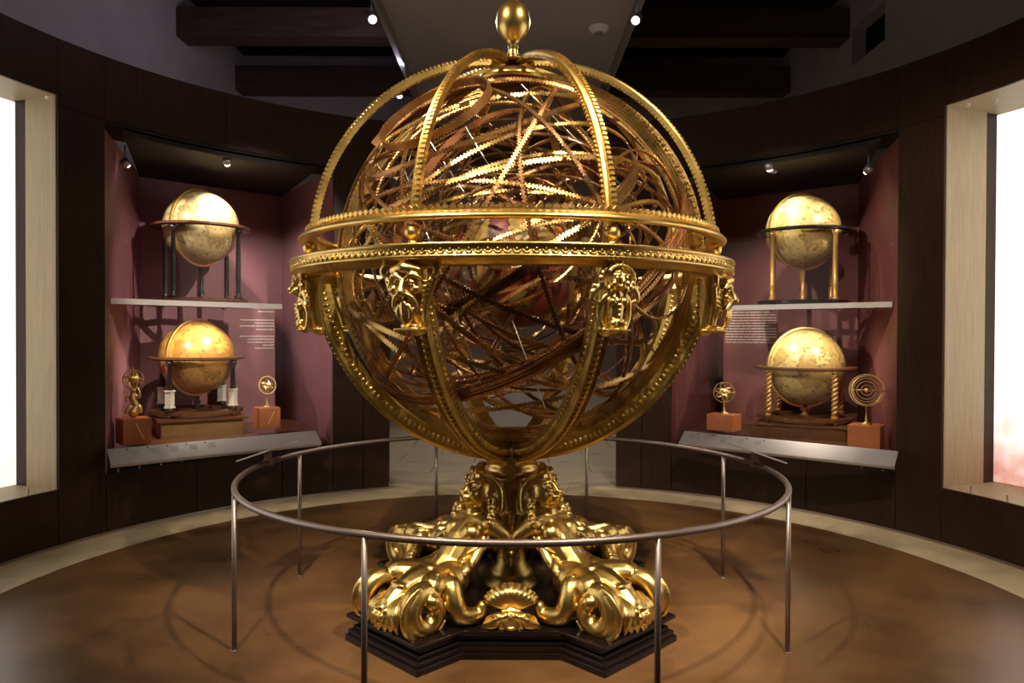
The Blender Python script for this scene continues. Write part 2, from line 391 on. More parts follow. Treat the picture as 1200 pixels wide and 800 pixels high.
# curved wooden walls with cases and niches
A_OPEN, A_CASE0, A_CASE1, A_NICHE, A_END = 19.2, 28.3, 62.4, 68.7, 128.0
Z_BASE, Z_HEAD, Z_NB, Z_NT = 0.50, 3.50, 0.46, 3.58
case_corners = {}
for side, nm in ((-1, 'left'), (1, 'right')):
    W = struct('wall_' + nm)
    R2 = RW + 0.10
    cc = pol(side, 45, RW + .5)
    CASE = thing('display_case', (0, 0, 0), 'built-in mauve display case behind curved glass, on the left wall' if side < 0 else 'built-in red display case behind curved glass, on the right wall', 'display case')
    def part(name, m, *a, **k):
        mb = MB(); sector(mb, side, *a, **k); return mb.build(name, m, CASE if name in ('case_pane', 'base_ledge', 'case_soffit') else W)
    # skirting line
    part('skirting', 'steel', A_OPEN, A_END, RW - 0.012, RW + 0.02, 0.001, 0.022)
    # panel by the opening, in two boards
    N1, N2 = (0.35, 0.46) if side < 0 else (0.50, 0.62)
    g = 0.06
    part('wood_panel', 'dark_wood', A_OPEN, 23.4 - g, RW, R2 + 0.05, 0.022, Z_HEAD)
    part('wood_panel', 'dark_wood', 23.4 + g, A_CASE0 - g, RW, R2 + 0.05, 0.022, Z_HEAD)
    part('wood_panel_backing', 'ceiling_dark', A_OPEN + 0.3, A_CASE0, RW + 0.02, R2 + 0.03, 0.022, ZT - 0.02)
    # base under the case
    for a0, a1 in ((A_CASE0, 36.5), (36.5, 49.5), (49.5, A_CASE1)):
        part('base_panel', 'dark_wood', a0 + g, a1 - g, RW, R2, 0.022, Z_BASE)
    part('base_ledge', 'ceiling_dark', A_CASE0, A_CASE1, RW + 0.012, RW + 0.40, Z_BASE - 0.04, Z_BASE + 0.004)
    # pilaster
    part('wood_pilaster', 'dark_wood', A_CASE1 + g, A_NICHE - g, RW, RW + 0.36, 0.022, Z_HEAD)
    # niche: apron, sill, reveal, header
    part('niche_apron', 'dark_wood', A_NICHE + g, 90 - g, RW, RW + 0.05, 0.022, Z_NB)
    part('niche_apron', 'dark_wood', 90 + g, A_END, RW, RW + 0.05, 0.022, Z_NB)
    part('niche_sill', 'oak', A_NICHE, A_END, RW + 0.012, RW + 0.74, Z_NB - 0.04, Z_NB + 0.004)
    part('niche_reveal', 'oak', A_NICHE - 1.6, A_NICHE + 0.05, RW + 0.02, RW + N1, Z_NB, Z_NT)
    part('niche_gap', 'dark_wood', A_NICHE - 1.8, A_NICHE + 0.02, RW + N1, RW + 0.74, Z_NB, Z_NT)
    part('niche_head', 'oak', A_NICHE, A_END, RW + 0.012, RW + 0.74, Z_NT, Z_NT + 0.05)
    # fascia boards
    cuts = [A_OPEN, A_CASE0, 45.0, A_CASE1, A_NICHE, 98, A_END]
    for a0, a1 in zip(cuts, cuts[1:]):
        z0 = Z_HEAD if a0 < A_NICHE else Z_NT
        part('fascia_board', 'dark_wood', a0 + g / 2, a1 - g / 2, RW, R2, z0 + 0.004, ZT)
    part('fascia_core', 'ceiling_dark', A_OPEN, A_END, RW + 0.02, R2 + 0.02, 3.62, ZT - 0.01)
    part('case_soffit', 'ceiling_dark', A_CASE0, A_CASE1, RW + 0.015, RW + 0.5, Z_HEAD - 0.02, Z_HEAD + 0.02)
    # glass
    part('niche_pane', 'pane_glass', A_NICHE + 0.3, A_END, RW + 0.05, RW + 0.056, Z_NB + 0.006, Z_NT - 0.002)
    part('case_pane', 'pane_glass', A_CASE0 + 0.15, 45.3, RW + 0.03, RW + 0.036, Z_BASE + 0.006, Z_HEAD - 0.022)
    part('case_pane', 'pane_glass', 45.36, A_CASE1 - 0.1, RW + 0.03, RW + 0.036, Z_BASE + 0.006, Z_HEAD - 0.022)
    for k in range(11):
        a = A_CASE0 + 2.2 + k * 3.0
        p = pol(side, a, RW + 0.02); mb = MB(); mb.box((p.x, p.y, Z_BASE + 0.022), (0.012, 0.012, 0.034)); mb.build('glass_clip', 'clip_steel', CASE)
    for a in (A_NICHE + 3.6, A_NICHE + 8.2, A_NICHE + 13):
        p = pol(side, a, RW + 0.03); mb = MB(); mb.box((p.x, p.y, Z_NB + 0.03), (0.014, 0.014, 0.05)); mb.build('glass_clip', 'clip_steel', W)
    # case box: side walls, back wall, floor, ceiling
    mm = 'maroon' if side < 0 else 'maroon_red'
    q = [pol(side, A_CASE1, RW + 0.02), pol(side, 47.2, 5.46), pol(side, 29.8, 5.58), pol(side, A_CASE0, RW + 0.02)]
    case_corners[side] = q
    for i, n_ in ((0, 'case_side_wall'), (1, 'case_back_wall'), (2, 'case_side_wall')):
        p0, p1 = q[i], q[i + 1]; t = (p1 - p0).normalized(); o = Vector((-t.y, t.x))
        cen = (q[0] + q[1] + q[2] + q[3]) / 4
        if (p0 - cen).dot(o) < 0: o = -o
        mb = MB(); mb.prism([tuple(p0 - t * 0.0), tuple(p1), tuple(p1 + o * 0.04), tuple(p0 + o * 0.04)], 0.45, 3.44); mb.build(n_, mm, CASE)
    qq = [tuple(p) for p in q]
    arc = [tuple(pol(side, a, RW + 0.02)) for a in np.linspace(A_CASE0, A_CASE1, 14)][1:-1]
    def slab(name, m, z0, z1):
        mb = MB(); poly = arc; n = len(arc); lo = [Vector(q[3]) + (Vector(q[2]) - Vector(q[3]))] ; 
        back = [Vector(q[2]) + (Vector(q[1]) - Vector(q[2])) * i / (n - 1) for i in range(n)]
        v = []
        for a_, b_ in zip(arc, back):
            v += [(a_[0], a_[1], z0), (b_.x, b_.y, z0), (b_.x, b_.y, z1), (a_[0], a_[1], z1)]
        f = []
        for i in range(n - 1):
            for k in range(4):
                l = (k + 1) % 4; f.append((i * 4 + k, i * 4 + l, i * 4 + 4 + l, i * 4 + 4 + k))
        f += [(0, 1, 2, 3), tuple((n - 1) * 4 + k for k in range(4))]
        mb.add(v, f); return mb.build(name, m, CASE)
    slab('case_floor', 'walnut', 0.64, 0.68)
    slab('case_ceiling', 'ceiling_dark', 3.42, 3.46)
    # backlit panel in the niche
    mb = MB(); sector(mb, side, A_NICHE + 0.1, 118, RW + N2, RW + N2 + 0.03, Z_NB + 0.01, Z_NT - 0.01)
    o = mb.build('backlit_panel', 'backlit_white' if side < 0 else 'backlit_red')
    tag(o, 'glowing white backlit panel in the left oak niche' if side < 0 else 'glowing backlit panel with red print at its foot, in the right niche', 'light panel')
    mb = MB(); sector(mb, side, A_NICHE - 1, A_END, RW + 0.74, RW + 0.80, 0.0, ZT); mb.build('niche_back', 'ceiling_dark', W)

# header over the opening at the back
hd = struct('door_1')
def header(a0, a1, name):
    mb = MB(); n = 8; v, f = [], []
    for i in range(n + 1):
        a = math.radians(a0 + (a1 - a0) * i / n)
        for r, z in ((RW, 3.62), (RW + 0.1, 3.62), (RW + 0.1, ZT), (RW, ZT)):
            v.append((r * math.sin(a), r * math.cos(a), z))
    for i in range(n):
        for k in range(4):
            l = (k + 1) % 4; f.append((i * 4 + k, i * 4 + l, i * 4 + 4 + l, i * 4 + 4 + k))
    f += [(0, 1, 2, 3), tuple(n * 4 + k for k in range(4))]
    mb.add(v, f); mb.build(name, 'dark_wood', hd)
header(-20.66, -0.05, 'header_board'); header(0.05, 17.66, 'header_board')
for side in (-1, 1):
    p = pol(side, A_OPEN, RW + 0.15); mb = MB(); mb.box((p.x + side * 0.04, p.y + 0.10, 1.80), (0.06, 0.40, 3.6)); mb.build('jamb', 'dark_wood', hd)

# upper hall: plaster walls, beams, hanging soffit
XW, YF, YN, ZC = 4.9, 9.0, -9.5, 6.75
for side, nm in ((-1, 'plaster_left'), (1, 'plaster_right')):
    W = struct('wall_' + nm)
    if side < 0:
        mb = MB(); mb.box((side * (XW + 0.1), (YF + YN) / 2, ZC / 2), (0.2, YF - YN, ZC)); mb.build('plaster_face', 'plaster', W)
    else:   # with a square vent opening
        y0, y1, z0, z1 = 5.25, 6.2, 5.6, 6.12
        mb = MB(); X = side * (XW + 0.1)
        mb.box((X, (YN + y0) / 2, ZC / 2), (0.2, y0 - YN, ZC)); mb.box((X, (y1 + YF) / 2, ZC / 2), (0.2, YF - y1, ZC))
        mb.box((X, (y0 + y1) / 2, z0 / 2), (0.2, y1 - y0, z0)); mb.box((X, (y0 + y1) / 2, (z1 + ZC) / 2), (0.2, y1 - y0, ZC - z1))
        mb.build('plaster_face', 'plaster', W)
        mb = MB(); mb.box((side * (XW + 0.35), (y0 + y1) / 2, (z0 + z1) / 2), (0.3, y1 - y0 + 0.2, z1 - z0 + 0.2)); mb.build('vent_recess', 'vent_black', W)
W = struct('wall_back'); mb = MB(); mb.box((0, YF + 0.1, ZC / 2), (2 * XW + 0.4, 0.2, ZC)); mb.build('plaster_face', 'plaster', W)
W = struct('wall_front'); mb = MB(); mb.box((0, YN - 0.1, ZC / 2), (2 * XW + 0.4, 0.2, ZC)); mb.build('plaster_face', 'plaster', W)
ceil = struct('ceiling')
mb = MB(); mb.box((0, (YF + YN) / 2, ZC + 0.1), (2 * XW + 0.4, YF - YN + 0.4, 0.2)); mb.build('ceiling_boards', 'ceiling_dark', ceil)
for y, z0, h in ((6.45, 6.02, 0.42), (8.75, 6.0, 0.42), (4.2, 6.02, 0.42), (1.9, 6.02, 0.42), (-0.4, 6.02, 0.42), (-2.7, 6.02, 0.42), (-5, 6.02, 0.42), (-7.3, 6.02, 0.42)):
    mb = MB(); mb.box((0, y, z0 + h / 2), (2 * XW - 0.01, 0.38, h)); mb.build('beam', 'beam_wood', ceil)
mb = MB(); mb.box((-0.05, 2.2, SOFFIT_Z + 0.03), (2.86, 13.4, 0.06)); mb.build('hanging_soffit', 'soffit_paint', ceil)
for x in (-1.40, 1.30):
    mb = MB(); mb.box((x, 2.2, SOFFIT_Z - 0.02), (0.045, 13.4, 0.035)); mb.build('lighting_track', 'lamp_body', ceil)
for y in (-3.5, 0.5, 4.5, 8.3):
    for x in (-1.2, 1.1):
        mb = MB(); mb.tube([(x, y, SOFFIT_Z + 0.05), (x, y, ZC)], 0.012, 6); mb.build('hanger_rod', 'lamp_body', ceil)

# unseen uplights added on the soffit's left edge to brighten plaster and beams
for y in (1.0, 5.0):
    t = thing('added_uplight', (-1.30, y, SOFFIT_Z + .06), 'added unseen uplight on top of the hanging soffit, %s' % ('over the sphere' if y < 3 else 'towards the far beams'), 'uplight')
    mb = MB(); mb.box((0, 0, .025), (.10, 1.2, .05)); mb.build('housing', 'lamp_body', t)
    mb = MB(); mb.box((-.01, 0, .056), (.06, 1.1, .008)); mb.build('diffuser', 'white_plastic', t)
    l = bpy.data.lights.new('added_uplight_lamp', 'AREA'); l.shape = 'RECTANGLE'; l.size = .08; l.size_y = 1.1; l.energy = 15; l.color = (.80, .74, 1.0)
    o = bpy.data.objects.new('added_uplight_lamp', l); COL.objects.link(o); o.location = (-1.32, y, SOFFIT_Z + .14)
    o.rotation_euler = (Vector((-1.0, 0, .45))).to_track_quat('-Z', 'Y').to_euler()

# small white box on the soffit
p = at(700, 33, 8.5)
t = thing('smoke_detector', (p.x, p.y, SOFFIT_Z), 'small white detector box mounted on the grey hanging soffit', 'detector')
mb = MB(); mb.lathe([(0.0, -0.07), (0.07, -0.065), (0.10, -0.04), (0.115, -0.01), (0.115, 0.0), (0.0, 0.0)], 24); mb.build('housing', 'white_plastic', t)
mb = MB(); mb.lathe([(0.02, -0.085), (0.05, -0.08), (0.05, -0.065), (0.02, -0.065)], 16); mb.build('sensor_cap', 'lamp_body', t)

# ================================================================== THE ARMILLARY SPHERE
ZS = 2.16
arm = thing('armillary_sphere', (0, 0, 0), 'monumental gilded armillary sphere on sirens and a black star-shaped plinth', 'armillary sphere')

def rot_part(name, me, k_deg, sub=None):
    o = inst(name, me, arm, (0, 0, 0), math.radians(k_deg)); return o

# --- plinth: octagonal core with four square arms on the diagonals
def star(hw, L, core):
    s2 = math.sqrt(0.5); pts = []
    for k in range(4):
        a = PI / 4 + k * PI / 2; u = Vector((math.cos(a), math.sin(a))); v = Vector((-u.y, u.x))
        d = core - 0.0
        # where the arm's sides meet the core's flats: point on flat with |v| = hw
        def meet(sg):
            # flat normal n at a + sg*45deg, point u*t + v*sg*hw with dot n = core
            n = Vector((math.cos(a + sg * PI / 4), math.sin(a + sg * PI / 4)))
            t = (core - (v * sg * hw).dot(n)) / u.dot(n); return u * t + v * sg * hw
        pts += [meet(-1), u * L - v * hw, u * L + v * hw, meet(1)]
    return [tuple(p) for p in pts]
pl = [('plinth_foot', 0.325, 0.985, 0.72, 0.0, 0.035), ('plinth_foot', 0.315, 0.972, 0.71, 0.035, 0.062),
      ('plinth_moulding', 0.295, 0.95, 0.69, 0.062, 0.085), ('plinth_waist', 0.28, 0.93, 0.675, 0.085, 0.115),
      ('plinth_moulding', 0.30, 0.955, 0.695, 0.115, 0.128), ('plinth_top', 0.32, 0.98, 0.715, 0.128, 0.150)]
for n_, hw, L, co, z0, z1 in pl:
    mb = MB(); mb.prism(star(hw, L, co), z0, z1); o = mb.build(n_, 'black_wood', arm)
    bv = o.modifiers.new('bevel', 'BEVEL'); bv.width = 0.005; bv.segments = 2

# --- central column
mb = MB()
mb.lathe([(0.0, 0.15), (0.16, 0.15), (0.16, 0.18), (0.12, 0.20), (0.14, 0.23), (0.12, 0.26), (0.09, 0.30), (0.085, 0.40), (0.10, 0.50),
          (0.075, 0.58), (0.095, 0.60), (0.075, 0.62), (0.062, 0.66), (0.066, 0.74), (0.085, 0.78), (0.072, 0.80), (0.12, 0.835), (0.0, 0.835)], 40)
mb.build('central_column', 'gold_old', arm)
mb = MB(); mb.lathe([(0.0, 0.835), (0.13, 0.835), (0.155, 0.845), (0.165, 0.87), (0.165, 0.895), (0.15, 0.905), (0.155, 0.93), (0.19, 0.965), (0.0, 0.965)], 48)
mb.build('cup_collar', 'gold', arm)
mb = MB(); mb.box((0, -0.168, 0.89), (0.05, 0.03, 0.09)); mb.build('collar_plaque', 'gold', arm)

# --- sirens
def siren_mesh():
    s = Sculpt()
    s.limb([(.58, 0, .31), (.49, 0, .40), (.39, 0, .50), (.31, 0, .585)], [.115, .098, .108, .085])            # trunk
    s.limb([(.30, -.12, .590), (.315, 0, .60), (.30, .12, .590)], [.060, .07, .060])                          # shoulders
    s.limb([(.30, 0, .61), (.285, 0, .70)], [.068, .062])                                                     # neck
    R = Matrix.Rotation(math.radians(-34), 3, 'Y')
    s.ball((.275, 0, .765), (.085, .078, .105), 20, 14, R)                                                   # head thrown back
    s.ball((.345, 0, .742), (.045, .052, .042), 14, 10)                                                      # jaw
    s.limb([(.345, 0, .832), (.378, 0, .79)], [.012, .018])                                                   # nose
    s.limb([(.378, -.024, .757), (.386, 0, .76), (.378, .024, .757)], [.007, .013, .007])                      # lips
    for v in (-1, 1):
        s.ball((.335, v * .036, .818), (.018, .020, .012), 10, 8); s.limb([(.318, v * .055, .838), (.338, v * .018, .845)], [.009, .011])
        s.ball((.358, v * .045, .775), (.022, .024, .025), 10, 8)
        s.ball((.395, v * .072, .560), (.062, .062, .062), 16, 12)                                            # breasts
        s.ball((.457, v * .075, .555), .011, 8, 6)
        s.limb([(.30, v * .13, .595), (.24, v * .19, .53), (.18, v * .20, .47), (.12, v * .17, .50)], [.058, .048, .040, .030])  # arm drawn back
        for k in range(5): s.ball((.335 - .02 * k, v * (.155 + .012 * (k % 2)), .625 - .03 * k), .022, 10, 8)      # knot on the shoulder
        for i in range(8):                                                                                   # hair in locks
            t = i / 7
            s.limb([(.27 - .04 * t, v * (.012 + .06 * t), .868 - .02 * t), (.21, v * (.05 + .06 * t), .83 - .05 * t), (.20 + .03 * (i % 2), v * (.085 + .05 * t), .74 - .05 * t), (.245, v * (.11 + .035 * t), .665)], [.020, .026, .022, .015], 4, 8)
        for i, zz in enumerate((.735, .70, .66)):
            s.ball((.275 + .012 * i, v * (.105 + .016 * i), zz), .026, 10, 8)
        s.ball((.565, v * .085, .335), (.115, .10, .10), 16, 12)                                              # hip
        s.limb([(.34, v * .11, .52), (.43, v * .125, .42), (.50, v * .13, .36)], [.030, .034, .022])               # sash down the flank
        for i in range(6):                                                                                   # scaly apron of leaves on the hip
            a = i / 5
            s.limb([(.47 + .14 * a, v * .12, .43 - .09 * a), (.51 + .14 * a, v * .155, .385 - .08 * a), (.55 + .13 * a, v * .145, .33 - .05 * a)], [.018, .027, .010], 4, 8)
        # tail: runs out along the arm, then coils on itself
        pts, rad = [(.58, v * .07, .32), (.67, v * .12, .34), (.755, v * .165, .36)], [.105, .090, .076]
        c = Vector((.845, v * .185, .258))
        for i in range(12):
            g = math.radians(130 - i * 34); rr = .095 - .003 * i
            pts.append(c + Vector((rr * math.cos(g), v * (.006 * i - .01), rr * math.sin(g)))); rad.append(.064 - .0020 * i)
        s.limb(pts, rad, 5, 14)
        lip = [c + Vector((.150 * math.cos(g), v * .035, .140 * math.sin(g))) for g in [math.radians(75 - i * 16) for i in range(15)]]
        s.limb(lip, [.010 + .006 * math.sin(PI * i / 14) for i in range(15)], 3, 8)                             # thin fin standing off the coil
        # second tail: a hump and a hook towards the shell
        s.limb([(.64, v * .12, .33), (.66, v * .19, .35), (.672, v * .235, .29), (.655, v * .262, .215), (.60, v * .288, .195), (.548, v * .308, .205), (.532, v * .315, .24)],
               [.075, .064, .058, .054, .049, .042, .032], 5, 14)
    s.limb([(.60, 0, .31), (.72, 0, .33), (.82, 0, .31), (.91, 0, .265)], [.11, .095, .08, .06])               # the tails' common trunk
    for i in range(5):                                                                                       # scales down the middle
        s.ball((.66 + .05 * i, 0, .415 - .014 * i), (.03, .06, .018), 10, 8)
    for k in range(-3, 4):                                                                                   # leafy fin over the arm's end
        a = k / 3
        s.limb([(.885, .024 * k, .285), (.945, .034 * k, .25), (.975 - .02 * abs(a), .038 * k, .20), (.985 - .03 * abs(a), .042 * k, .155)], [.034, .032, .026, .011], 4, 8)
        s.ball((.995 - .03 * abs(a), .040 * k, .195), .016, 8, 6)
    for k in (-1, 0, 1):
        s.ball((.962, .038 * k, .262 - .01 * abs(k)), (.028, .022, .020), 10, 8); s.ball((.996, .034 * k, .226), (.015, .019, .022), 8, 6)
    return s.fuse('siren', 'gold', 0.0065, 2)
siren = siren_mesh()
def garland_mesh():
    mb = MB()
    for j, (dz, rr) in enumerate(((0, .012), (.022, .009), (.042, .007))):
        p, r = catmull([(.33, -.15, .545 - dz), (.42, -.115, .475 - dz), (.505, 0, .435 - dz), (.42, .115, .475 - dz), (.33, .15, .545 - dz)], [rr] * 5, 8)
        mb.tube(p, r, 8)
    return mb.mesh('garland', 'gold')
garland = garland_mesh()
for k in range(4):
    o = rot_part('siren', siren, 45 + 90 * k); inst('garland', garland, o)

# --- scallop shells with fish masks between the sirens, pendants above them
def shell_mesh():
    s = Sculpt(); o = Vector((.63, 0, .235))
    for k in range(-5, 6):
        a = math.radians(k * 12)
        d = Vector((0, math.sin(a) * 1.08, math.cos(a) * .82))
        s.limb([o, o + Vector((.02, 0, 0)) + d * .06, o + Vector((.015, 0, 0)) + d * .115, o + Vector((-.02, 0, -.005)) + d * (.158 - .003 * abs(k))], [.012, .017, .021, .017], 5, 10)
    s.ball((.60, 0, .30), (.022, .105, .07), 14, 10)
    s.ball((.635, 0, .235), (.035, .05, .025), 14, 10)
    for k in range(-5, 6):
        a = math.radians(k * 19)
        s.limb([Vector((.67, .012 * k, .205)), Vector((.695, .085 * math.sin(a), .180 + .045 * math.cos(a))), Vector((.685, .135 * math.sin(a), .168 + .030 * math.cos(a))), Vector((.675, .150 * math.sin(a), .152 + .005 * math.cos(a)))], [.022, .022, .019, .012], 4, 10)
    s.ball((.662, 0, .180), (.042, .145, .060), 18, 12)
    p = [(.705, .030 * math.cos(g), .178 + .021 * math.sin(g)) for g in [2 * PI * i / 14 for i in range(15)]]
    s.tube(p, .010, 8)
    for v in (-1, 1): s.ball((.70, v * .058, .205), .016, 8, 6); s.limb([(.695, v * .02, .226), (.697, v * .075, .228)], [.009, .008])
    return s.fuse('scallop_shell', 'gold', 0.0045, 2)
shell = shell_mesh()
def pendant_mesh():
    s = Sculpt()
    s.limb([(.27, 0, .60), (.275, 0, .52), (.28, 0, .47)], [.014, .018, .016]); s.ball((.285, 0, .435), (.032, .034, .045), 14, 10)
    s.ball((.315, 0, .435), (.012, .010, .016), 8, 6); s.ball((.275, 0, .475), (.03, .042, .018), 10, 8)
    for v in (-1, 1): s.ball((.308, v * .014, .447), .008, 8, 6); s.limb([(.28, v * .03, .45), (.285, v * .038, .41), (.285, v * .02, .38)], [.012, .013, .008])
    s.limb([(.29, 0, .40), (.292, 0, .365)], [.02, .008])
    s.limb([(.10, 0, .60), (.20, 0, .615), (.27, 0, .60)], [.02, .018, .016])
    return s.fuse('pendant_mask', 'gold', 0.0045, 2)
pend = pendant_mesh()
for k in range(4):
    rot_part('scallop_shell', shell, -90 + 90 * k)
    rot_part('pendant_mask', pend, -90 + 90 * k)

# --- lower cage: eight ribs with studs
def lower_rib():
    mb = MB(); st = MB(); N = 40; th0, th1 = math.radians(-9), math.radians(-84)
    v, f = [], []; W = 0.045
    prof = [(1.125, -W), (1.205, -W), (1.222, -W * .8), (1.205, -W * .62), (1.205, W * .62), (1.222, W * .8), (1.205, W), (1.125, W)]
    for i in range(N + 1):
        t = th0 + (th1 - th0) * i / N
        for r, y in prof:
            wr = 1.0 if t > -1.3 else 1.0
            v.append((r * math.cos(t), y * wr, ZS + r * math.sin(t)))
    m = len(prof)
    for i in range(N):
        for k in range(m):
            l = (k + 1) % m; f.append((i * m + k, i * m + l, i * m + m + l, i * m + m + k))
    f += [tuple(range(m)), tuple(N * m + k for k in range(m))]
    mb.add(v, f)
    n = 46
    for i in range(n):
        t = th0 + (th1 - th0) * (i + .5) / n
        c = Vector((1.21 * math.cos(t), 0, ZS + 1.21 * math.sin(t)))
        M = Matrix.Rotation(-t, 3, 'Y')
        st.ball(c, (.014, .016, .011), 6, 4, M)
        for s_ in (-1, 1):
            st.ball(Vector((1.168 * math.cos(t), s_ * .046, ZS + 1.168 * math.sin(t))), (.020, .008, .012), 5, 4, M)
    return mb.mesh('cage_rib', 'gold_old'), st.mesh('stud_row', 'gold')
rib_me, stud_me = lower_rib()
AZ = [22.5 + 45 * k for k in range(8)]
for a in AZ:
    o = rot_part('cage_rib', rib_me, a - 90); tag(inst('stud_row', stud_me, o), kind='stuff')

# --- upper cage: eight slender arcs with dentils
def upper_arc():
    mb = MB(); st = MB(); N = 44; th0, th1 = math.radians(5.0), math.radians(84)
    W = 0.023; R = 1.215
    prof = [(R - .03, -W), (R - .004, -W), (R + .006, -W * .6), (R + .006, -W * .1), (R, W * .1), (R, W), (R - .03, W)]
    v, f = [], []; m = len(prof)
    for i in range(N + 1):
        t = th0 + (th1 - th0) * i / N
        for r, y in prof: v.append((r * math.cos(t), y, ZS + r * math.sin(t)))
    for i in range(N):
        for k in range(m):
            l = (k + 1) % m; f.append((i * m + k, i * m + l, i * m + m + l, i * m + m + k))
    f += [tuple(range(m)), tuple(N * m + k for k in range(m))]
    mb.add(v, f)
    n = 62
    for i in range(n):
        t = th0 + (th1 - th0) * (i + .5) / n; M = Matrix.Rotation(-t, 3, 'Y')
        st.box((R * math.cos(t) + .004 * math.cos(t), W * .72, ZS + (R + .004) * math.sin(t)), (.018, .022, .015), M)
        st.box(((R - .028) * math.cos(t), -W * .3, ZS + (R - .028) * math.sin(t)), (.014, .05, .012), M)
    return mb.mesh('cage_arc', 'gold'), st.mesh('dentil_row', 'gold')
arc_me, dent_me = upper_arc()
for a in AZ:
    o = rot_part('cage_arc', arc_me, a - 90); tag(inst('dentil_row', dent_me, o), kind='stuff')

# --- the two horizon rings
mb = MB()
mb.lathe([(1.17, 2.248), (1.225, 2.240), (1.255, 2.228), (1.268, 2.232), (1.274, 2.245), (1.262, 2.256), (1.255, 2.262), (1.235, 2.272), (1.225, 2.285), (1.17, 2.285)], 160, closed=True)
ringA = mb.build('upper_horizon_ring', 'gold', arm)
mb = MB()
for i in range(210):
    g = 2 * PI * i / 210; M = Matrix.Rotation(g, 3, 'Z') @ Matrix.Rotation(math.radians(45), 3, 'X')
    mb.box((1.222 * math.cos(g), 1.222 * math.sin(g), 2.292), (.020, .021, .021), M)
tag(mb.build('tooth_row', 'gold', ringA), kind='stuff')
mb = MB()
mb.lathe([(1.16, 2.118), (1.30, 2.122), (1.318, 2.118), (1.322, 2.108), (1.312, 2.102), (1.308, 2.066), (1.316, 2.062), (1.318, 2.054), (1.305, 2.046), (1.28, 2.042),
          (1.265, 2.028), (1.235, 2.018), (1.16, 2.03)], 160, closed=True)
ringB = mb.build('lower_horizon_ring', 'gold', arm)
mb = MB()
for i in range(190):
    g = 2 * PI * i / 190; Rm = Matrix.Rotation(g, 3, 'Z')
    c = Vector((1.311, 0, 2.084))
    pts = [Rm @ (c + Vector((0, .016 * math.cos(q), .015 * math.sin(q)))) for q in [PI + PI * j / 6 for j in range(7)]]
    mb.tube(pts, .0042, 5)
    mb.ball(Rm @ Vector((1.311, 0, 2.089)), .0055, 5, 4)
tag(mb.build('guilloche_row', 'gold', ringB), kind='stuff')
ball = MB(); ball.ball((1.215, 0, 2.180), .040, 24, 16); ball.lathe([(0.0, 2.118), (.026, 2.118), (.022, 2.135), (.018, 2.145), (0, 2.145)], 14, (1.215, 0, 0)); ball_me = ball.mesh('support_ball', 'gold')
for a in AZ: rot_part('support_ball', ball_me, a - 90)

# --- masks on the rib heads (two designs, alternating)
def mask_bearded():
    s = Sculpt(); c = lambda x, y, z: (1.19 + y, x * 1.28, 1.885 + z)
    L = lambda pts, r, k=5: s.limb([c(*p) for p in pts], r, k, 10)
    s.limb([c(0, .01, .13), c(0, .0, .0), c(0, -.03, -.145)], [.085, .07, .045])                     # bracket behind
    for x in (-1, 1):
        L([(x * .055, .05, .145), (x * .095, .05, .14), (x * .112, .05, .115), (x * .098, .05, .095), (x * .082, .052, .108)], [.020, .022, .02, .017, .014])   # volute
        L([(x * .102, .04, .09), (x * .085, .04, .03), (x * .06, .03, -.04), (x * .045, .015, -.12)], [.014, .015, .014, .012])
        L([(x * .012, .112, .075), (x * .038, .112, .092), (x * .062, .09, .075)], [.013, .013, .010])                                       # brow
        s.ball(c(x * .032, .104, .060), (.014, .015, .011), 10, 8)                                  # eye
        s.ball(c(x * .045, .095, .028), (.022, .024, .020), 10, 8)                                  # cheek
        L([(x * .005, .118, .008), (x * .03, .112, -.006), (x * .046, .095, -.045), (x * .035, .088, -.085)], [.010, .012, .011, .007])      # moustache
        for i in range(7):
            s.ball(c(x * (.088 - .006 * i), .062 - .004 * i, .07 - .022 * i), .0115, 8, 6)           # curls down the side
            s.ball(c(x * (.072 - .004 * i), .075 - .004 * i, .062 - .022 * i), .0095, 8, 6)
        L([(x * .018, .10, -.05), (x * .026, .095, -.085), (x * .012, .085, -.125)], [.014, .014, .008])
    s.ball(c(0, .05, .045), (.062, .062, .078), 16, 12)
    L([(0, .115, .07), (0, .132, .035), (0, .138, .012)], [.011, .014, .020])                        # nose
    s.ball(c(0, .085, -.032), (.03, .025, .022), 12, 8)
    L([(0, .105, -.04), (0, .10, -.09), (0, .08, -.135)], [.018, .017, .009])                         # beard
    L([(-.05, .09, .115), (0, .11, .125), (.05, .09, .115)], [.02, .024, .02])
    s.box(c(0, .03, -.158), (.13, .125, .012)); s.ball(c(0, .05, -.14), (.03, .05, .016), 12, 8)
    return s.fuse('bearded_mask', 'gold', 0.0048, 1)
